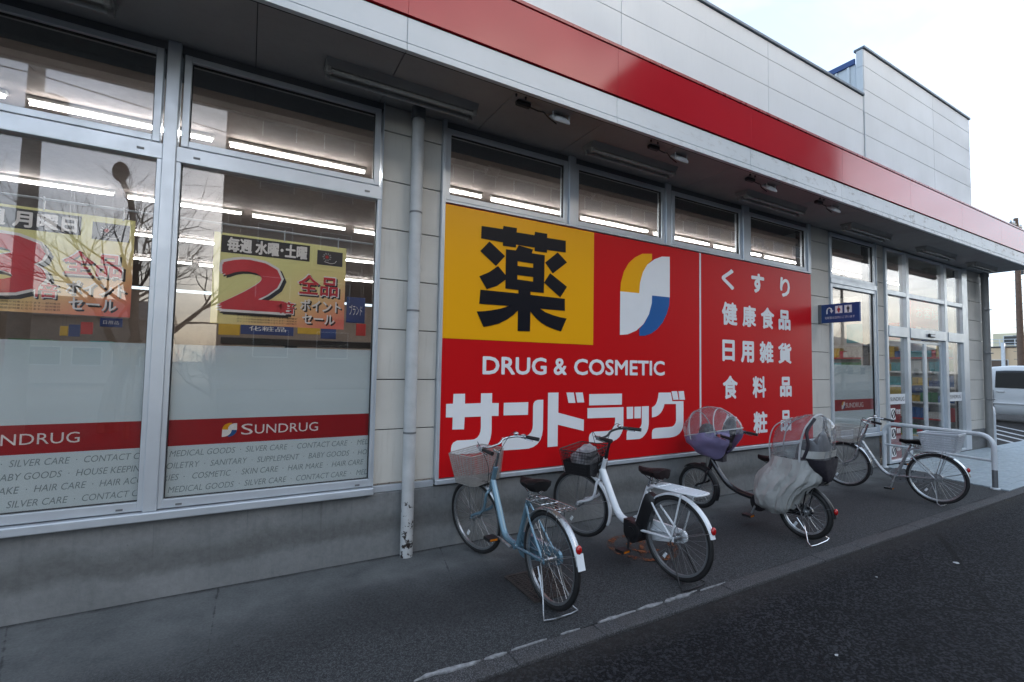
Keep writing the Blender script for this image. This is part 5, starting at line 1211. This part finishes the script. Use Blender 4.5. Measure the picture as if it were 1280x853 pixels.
# ------------------------------------------------------------------ silver minivan beyond the corner
VX, VY0, VY1 = 22.0, 3.05, 7.75                       # near side plane, rear, front
vt = thing('parked_minivan', 'silver minivan with dark rear windows parked beyond the store corner', 'van', (VX+.88, 5.4, -.018))
def vsec(y):
    """half width at sill/belt/roof and heights along the length"""
    t = (y-VY0)/(VY1-VY0)
    roof = float(np.interp(t, [0, .03, .10, .55, .70, .83, .97, 1], [1.30, 1.72, 1.84, 1.88, 1.80, 1.12, .82, .55]))
    belt = float(np.interp(t, [0, .05, .7, .83, 1], [.98, 1.10, 1.12, 1.05, .62])); belt = min(belt, roof-.02)
    hw = float(np.interp(t, [0, .04, .15, .85, .95, 1], [.70, .80, .86, .86, .80, .62]))
    up = hw-float(np.interp(t, [0, .1, .6, .83, 1], [.10, .17, .17, .06, .04]))
    return roof, belt, hw, up
rings = []
for y in np.linspace(VY0, VY1, 44):
    roof, belt, hw, up = vsec(y); cx = VX+.88; zb = .26+(.10 if y < VY0+.2 or y > VY1-.2 else 0)
    half = [(hw*.90, zb), (hw*.985, zb+.10), (hw, .62), (hw*.985, .66), (hw*.995, .80), (hw*.975, belt), (up+(hw*.97-up)*.45, belt+(roof-belt)*.55), (up, belt+(roof-belt)*.88), (up*.90, roof-.02), (up*.55, roof+.012)]
    rings.append([(cx-a, y, z) for a, z in half]+[(cx+a, y, z) for a, z in half[::-1]])
MB().loft(rings).build('body', 'van_paint', vt, True)
def vglass(y0, y1, mat, name, bot=.03, top=.80):
    g_ = MB(); v = []
    n = 8
    for side in (-1, 1):
        v = []
        for y in np.linspace(y0, y1, n):
            roof, belt, hw, up = vsec(y); cx = VX+.88
            for f_ in np.linspace(bot, top, 6):
                z = belt+(roof-belt)*f_; wd = np.interp(z, [belt, belt+(roof-belt)*.55, belt+(roof-belt)*.88], [hw*.975, up+(hw*.97-up)*.45, up])
                v.append((cx+side*(wd+.012), y, z))
        g_ = MB(); g_.add(v, [(6*i+k, 6*i+k+1, 6*i+k+7, 6*i+k+6) for i in range(n-1) for k in range(5)]); g_.build(name, mat, vt, True)
vglass(3.3, 4.3, 'van_glass', 'rear_window'); vglass(4.36, 5.93, 'van_glass', 'sliding_door_window'); fw_ = vglass(6.03, 6.62, 'van_glass', 'front_window')
for y in (4.33, 5.97, 7.0):
    MB().box(VX+.005, VX+.02, y-.004, y+.004, .34, 1.06).build('door_seam', 'gasket', vt)
for y in (5.80, 6.12): MB().bbox(VX+.0, VX+.035, y-.10, y+.10, 1.0, 1.03, .008).build('door_handle', 'chrome', vt)
MB().bbox(VX-.012, VX+.04, 3.6, 7.0, .60, .65, .01).build('side_moulding', 'van_paint', vt)
for y in (3.95, 6.85):
    for s, x in ((-1, VX+.10), (1, VX+1.66)):
        wl_ = MB().tube([(x, y+math.cos(a)*.255, .315-.018+math.sin(a)*.255) for a in np.linspace(0, 2*math.pi, 33)[:-1]], .085, 10, True).build('wheel', 'rubber', vt, True)
        rm_ = MB(); rm_.cyl((x-.07, y, .297), (x+.07, y, .297), .19, 20)
        for k in range(6): a = k*math.pi/3; rm_.obox((x-.075, y+math.cos(a)*.1, .297+math.sin(a)*.1), (.012, 0, 0), (0, math.cos(a)*.09, math.sin(a)*.09), (0, -math.sin(a)*.022, math.cos(a)*.022))
        rm_.build('rim', 'steel', wl_, True)
        MB().tube([(x-.03, y+math.cos(a)*.36, .297+math.sin(a)*.36) for a in np.linspace(-.1, math.pi+.1, 20)], .05, 8).build('wheel_arch', 'black_plastic', vt, True)
MB().bbox(VX+.3, VX+1.46, VY1-.08, VY1+.03, .36, .52, .03).build('bumper', 'van_paint', vt); MB().bbox(VX+.2, VX+1.56, VY0-.04, VY0+.08, .36, .60, .03).build('bumper', 'van_paint', vt)
for s in (-1, 1): MB().ell((VX+.88+s*.62, VY1-.13, .72), (.16, .12, .09)).build('headlight', 'lamp_white', vt, True); MB().bbox(VX+.88+s*.66-.09, VX+.88+s*.66+.09, VY0+.0, VY0+.06, .95, 1.45, .02).build('tail_light', 'red_lens', vt); MB().ell((VX+.88+s*1.0, 6.75, 1.12), (.10, .06, .09)).build('mirror', 'van_paint', vt, True)
MB().bbox(VX+.52, VX+1.24, VY0-.05, VY0-.035, .70, .86, .005).build('number_plate', 'lamp_white', vt)

# ------------------------------------------------------------------ far right: cream building, poles
def pane_grid(root, wx, wy, dirv, nrm, w_, h_, cols, rows, z0, dz, pitch, mat='dark_pane', frm='lamp_white', skip=0.):
    rn = random.Random(int(wx*10)); d = Vector(dirv); n = Vector(nrm)
    fm = MB(); o = Vector((0, 0, 0))
    fm.obox(o, d*(w_/2+.05), n*.05, Vector((0, 0, h_/2+.05))); fm = fm.mesh('window', frm); gm = MB().obox(n*.035, d*(w_/2), n*.03, Vector((0, 0, h_/2))).mesh('pane', mat)
    for r in range(rows):
        for c in range(cols):
            if rn.random() < skip: continue
            p = Vector((wx, wy, z0+dz*r))+d*(pitch*(c+.5))
            f_ = put(fm, 'window', root, p); g_ = bpy.data.objects.new('pane', gm); COL.objects.link(g_); g_.parent = f_
fb = thing('low_building', 'low cream building with a set-back upper storey behind the minivan', 'building', (64, 14, 0))
MB().bbox(60, 72, 5, 30, -.05, 4.0, .05).build('wall', 'cream_wall', fb); MB().bbox(63, 70, 5, 17.0, 4.0, 5.5, .05).build('upper_storey', 'cream_pale', fb); MB().bbox(59.9, 72.1, 4.9, 30.1, 4.0, 4.12, .03).build('coping', 'house_roof', fb)
pane_grid(fb, 60, 6, (0, 1, 0), (-1, 0, 0), 1.3, 1.0, 10, 1, 2.35, 3, 2.2, 'brown_tile'); pane_grid(fb, 63, 6, (0, 1, 0), (-1, 0, 0), 1.5, .8, 5, 1, 4.8, 3, 2.1)
MB().bbox(59.7, 59.95, 15.35, 15.6, -.05, 4.4, .02).build('downpipe', 'lamp_white', fb)
rl = MB()
for z in (4.5, 4.8): rl.cyl((61, 5, z), (61, 17, z), .03, 6)
for i in range(13): rl.cyl((61, 5+i, 4.1), (61, 5+i, 4.8), .03, 6)
rl.build('roof_railing', 'alum', fb)
fb2 = thing('far_house', 'pale house with dark roof at the far left of the cream building', 'house', (75, 30, 0)); MB().bbox(70, 80, 31, 44, -.05, 5.2, .05).build('wall', 'house_wall', fb2); MB().loft([[(69.5, 30.5, 5.2), (80.5, 30.5, 5.2), (75, 30.5, 7.4)], [(69.5, 44.5, 5.2), (80.5, 44.5, 5.2), (75, 44.5, 7.4)]]).build('roof', 'house_roof', fb2)
def pole(x, y, h, r, mat, label, arms=True, az=0.):
    t = thing('utility_pole', label, 'utility pole', (x, y, -.02), 0, 'utility poles'); MB().tube([(x, y, -.05), (x, y, h)], [r, r*.62], 14).build('shaft', mat, t, True)
    c, s = math.cos(az), math.sin(az)
    if arms:
        for k, z in enumerate((h-.4, h-1.3)):
            MB().obox((x, y, z), (c*.9, s*.9, 0), (-s*.05, c*.05, 0), (0, 0, .05)).build('cross_arm', 'alum_dark', t)
            for q in (-.8, -.3, .3, .8): MB().ell((x+c*q, y+s*q, z+.11), (.05, .05, .08), 8, 6).build('insulator', 'lamp_white', t, True)
        MB().tube([(x+.32, y, h-3.2), (x+.32, y, h-2.5)], .20, 12).build('transformer', 'alum_dark', t, True)
        for z in np.arange(2, h-1, .45): MB().cyl((x, y-r-.12, z), (x, y+r+.12, z), .012, 5).build('step_bolt', 'alum_dark', t)
    return t
pole(38, 9.12, 10.5, .17, 'pole_brown', 'brown utility pole behind the minivan at the right edge')
pole(-4.0, -5.0, 9.5, .19, 'pole_concrete', 'concrete utility pole across the road, mirrored in the left window', True, .1)
pole(31, -12.0, 10.5, .17, 'pole_concrete', 'utility pole across the road, mirrored beside the entrance', True, .1)
pole(48, -15.0, 10.5, .17, 'pole_concrete', 'farther utility pole across the road, mirrored beside the entrance', True, .1)
def wires(pts, sag, label):
    a, b = map(Vector, pts); P = [a.lerp(b, t)-Vector((0, 0, 4*sag*t*(1-t))) for t in np.linspace(0, 1, 14)]
    tag(MB().tube(P, .012, 5).solo('power_cable', 'black_plastic', tuple(a)), label, 'cable', 'power cables across the road')
for k, dz in enumerate((9.0, 8.2, 7.6)):
    WN = ('highest', 'middle', 'lowest')[k]
    wires(((-4.0, -5.0, dz-.2), (31, -12, dz+.9)), .5, WN+' power cable from the near pole to the one mirrored by the entrance'); wires(((31, -12, dz+.9), (48, -15, dz+.9)), .4, WN+' power cable between the two poles mirrored by the entrance')
    wires(((-4.0, -5.0, dz-.2), (-40, 0, dz)), .5, WN+' power cable running left from the near pole across the road')
# ------------------------------------------------------------------ across the road (what the shop windows mirror)
ap = thing('apartment_block', 'long brown apartment block across the road, mirrored in the shop windows', 'apartment block', (15, -26, 0)); MB().bbox(-1.5, 33, -34, -22, -.05, 17.2, .1).build('wall', 'brown_tile', ap)
MB().bbox(-1.7, 33.2, -34.2, -21.6, 17.2, 17.8, .05).build('parapet', 'brown_tile', ap)
pane_grid(ap, -.5, -22, (1, 0, 0), (0, 1, 0), 1.7, 1.5, 10, 5, 2.6, 3.0, 3.3)
bm2 = MB().bbox(-1.35, 1.35, 0, .9, -.5, .5, .03).mesh('balcony', 'brown_tile')
for r in range(1, 5):
    for c in range(10): put(bm2, 'balcony', ap, (-.5+3.3*(c+.5), -22, 1.6+3.0*r))
tw = thing('apartment_tower', 'tall brown apartment tower across the road, mirrored in the red canopy band', 'apartment tower', (46, -27, 0)); MB().bbox(33.3, 59, -34, -22, -.05, 33, .1).build('wall', 'brown_tile', tw); pane_grid(tw, 34, -22, (1, 0, 0), (0, 1, 0), 1.7, 1.5, 7, 10, 2.6, 3.1, 3.5)
rn = random.Random(5)
for k, (x, y, wx, wy, h) in enumerate(((-9, -36, 7, 8, 4.2), (-18, -34, 8, 8, 5.4), (-28, -38, 9, 8, 4.8), (-40, -36, 10, 9, 5.8), (70, -30, 9, 8, 5.0), (82, -34, 10, 8, 5.6), (96, -30, 10, 8, 4.8), (112, -36, 12, 9, 6.0))):
    hs = thing('house', ('small house left of the brown block, mirrored in the left window', 'second small house left of the brown block, mirrored in the left window', 'third small house along the road behind the camera', 'fourth small house along the road behind the camera', 'house right of the tower, mirrored beside the entrance', 'second house right of the tower, mirrored beside the entrance', 'third house right of the tower, farther off', 'farthest house right of the tower')[k], 'house', (x, y, 0), 0, 'houses across the road')
    MB().bbox(x-wx/2, x+wx/2, y-wy/2, y+wy/2, -.05, h, .05).build('wall', 'house_wall', hs)
    MB().loft([[(x-wx/2-.4, y-wy/2-.4, h), (x-wx/2-.4, y+wy/2+.4, h), (x-wx/2-.4, y, h+1.7)], [(x+wx/2+.4, y-wy/2-.4, h), (x+wx/2+.4, y+wy/2+.4, h), (x+wx/2+.4, y, h+1.7)]]).build('roof', 'house_roof', hs)
    pane_grid(hs, x-wx/2+.5, y+wy/2, (1, 0, 0), (0, 1, 0), 1.4, 1.1, 3, 1, 1.7, 3, (wx-1)/3)
# street lamp and bare trees behind the camera
sl = thing('street_lamp', 'leaning street lamp with oval head, mirrored in the left window', 'street lamp', (-2.1, -4.2, -.02)); MB().tube(bez([(-2.08, -4.2, -.05), (-2.03, -4.2, 2.5), (-2.18, -4.2, 4.6), (-2.38, -4.2, 5.25)], 6), .055, 10).build('pole', 'pole_brown', sl, True); MB().ell((-2.41, -4.2, 5.42), (.14, .06, .21), 16, 10).build('lamp_head', 'pole_brown', sl, True)
def tree(x, y, h, seed, label, spread=.55):
    rn = random.Random(seed); t = thing('bare_tree', label, 'tree', (x, y, -.05), 0, 'bare trees across the road'); tk = MB(); br = MB()
    def grow(p, d, L, r, lev):
        n = 4; pts = [p]; rs = [r]; q = p.copy(); dd = d.copy()
        for i in range(n):
            dd = (dd+Vector((rn.gauss(0, .10), rn.gauss(0, .10), rn.gauss(.03, .06)))).normalized(); q = q+dd*L/n; pts.append(q.copy()); rs.append(r*(1-.42*(i+1)/n))
        (tk if lev < 2 else br).tube(pts, rs, 7 if lev < 2 else 4, cap=False)
        if lev >= 5 or r < .006: return
        for k in range(rn.choice((3, 3, 4)) if lev else 5):
            i = rn.randint(2, n); a = Vector((rn.gauss(0, 1), rn.gauss(0, 1), rn.gauss(.25, .5))); a = (a-dd*a.dot(dd)).normalized()
            grow(pts[i], (dd*.75+a*spread).normalized(), L*rn.uniform(.62, .86), rs[i]*rn.uniform(.52, .74), lev+1)
    grow(Vector((x, y, -.1)), Vector((.02, 0, 1)), h*.26, h*.024, 0)
    tk.build('trunk', 'bark', t, True); br.build('branches', 'bark', t)
tree(-2.6, -5.4, 8.6, 3, 'bare branching tree behind the camera, mirrored in the left pane'); tree(-.75, -8.5, 4.6, 11, 'smaller bare tree beside it, mirrored by the right pane'); tree(-7.5, -8.5, 7, 19, 'bare tree farther left across the road')
tree(24, -9.5, 8, 23, 'bare tree before the tower, mirrored in the entrance glass', .62); tree(37, -11, 8.5, 31, 'second bare tree before the tower, mirrored in the entrance glass', .62)
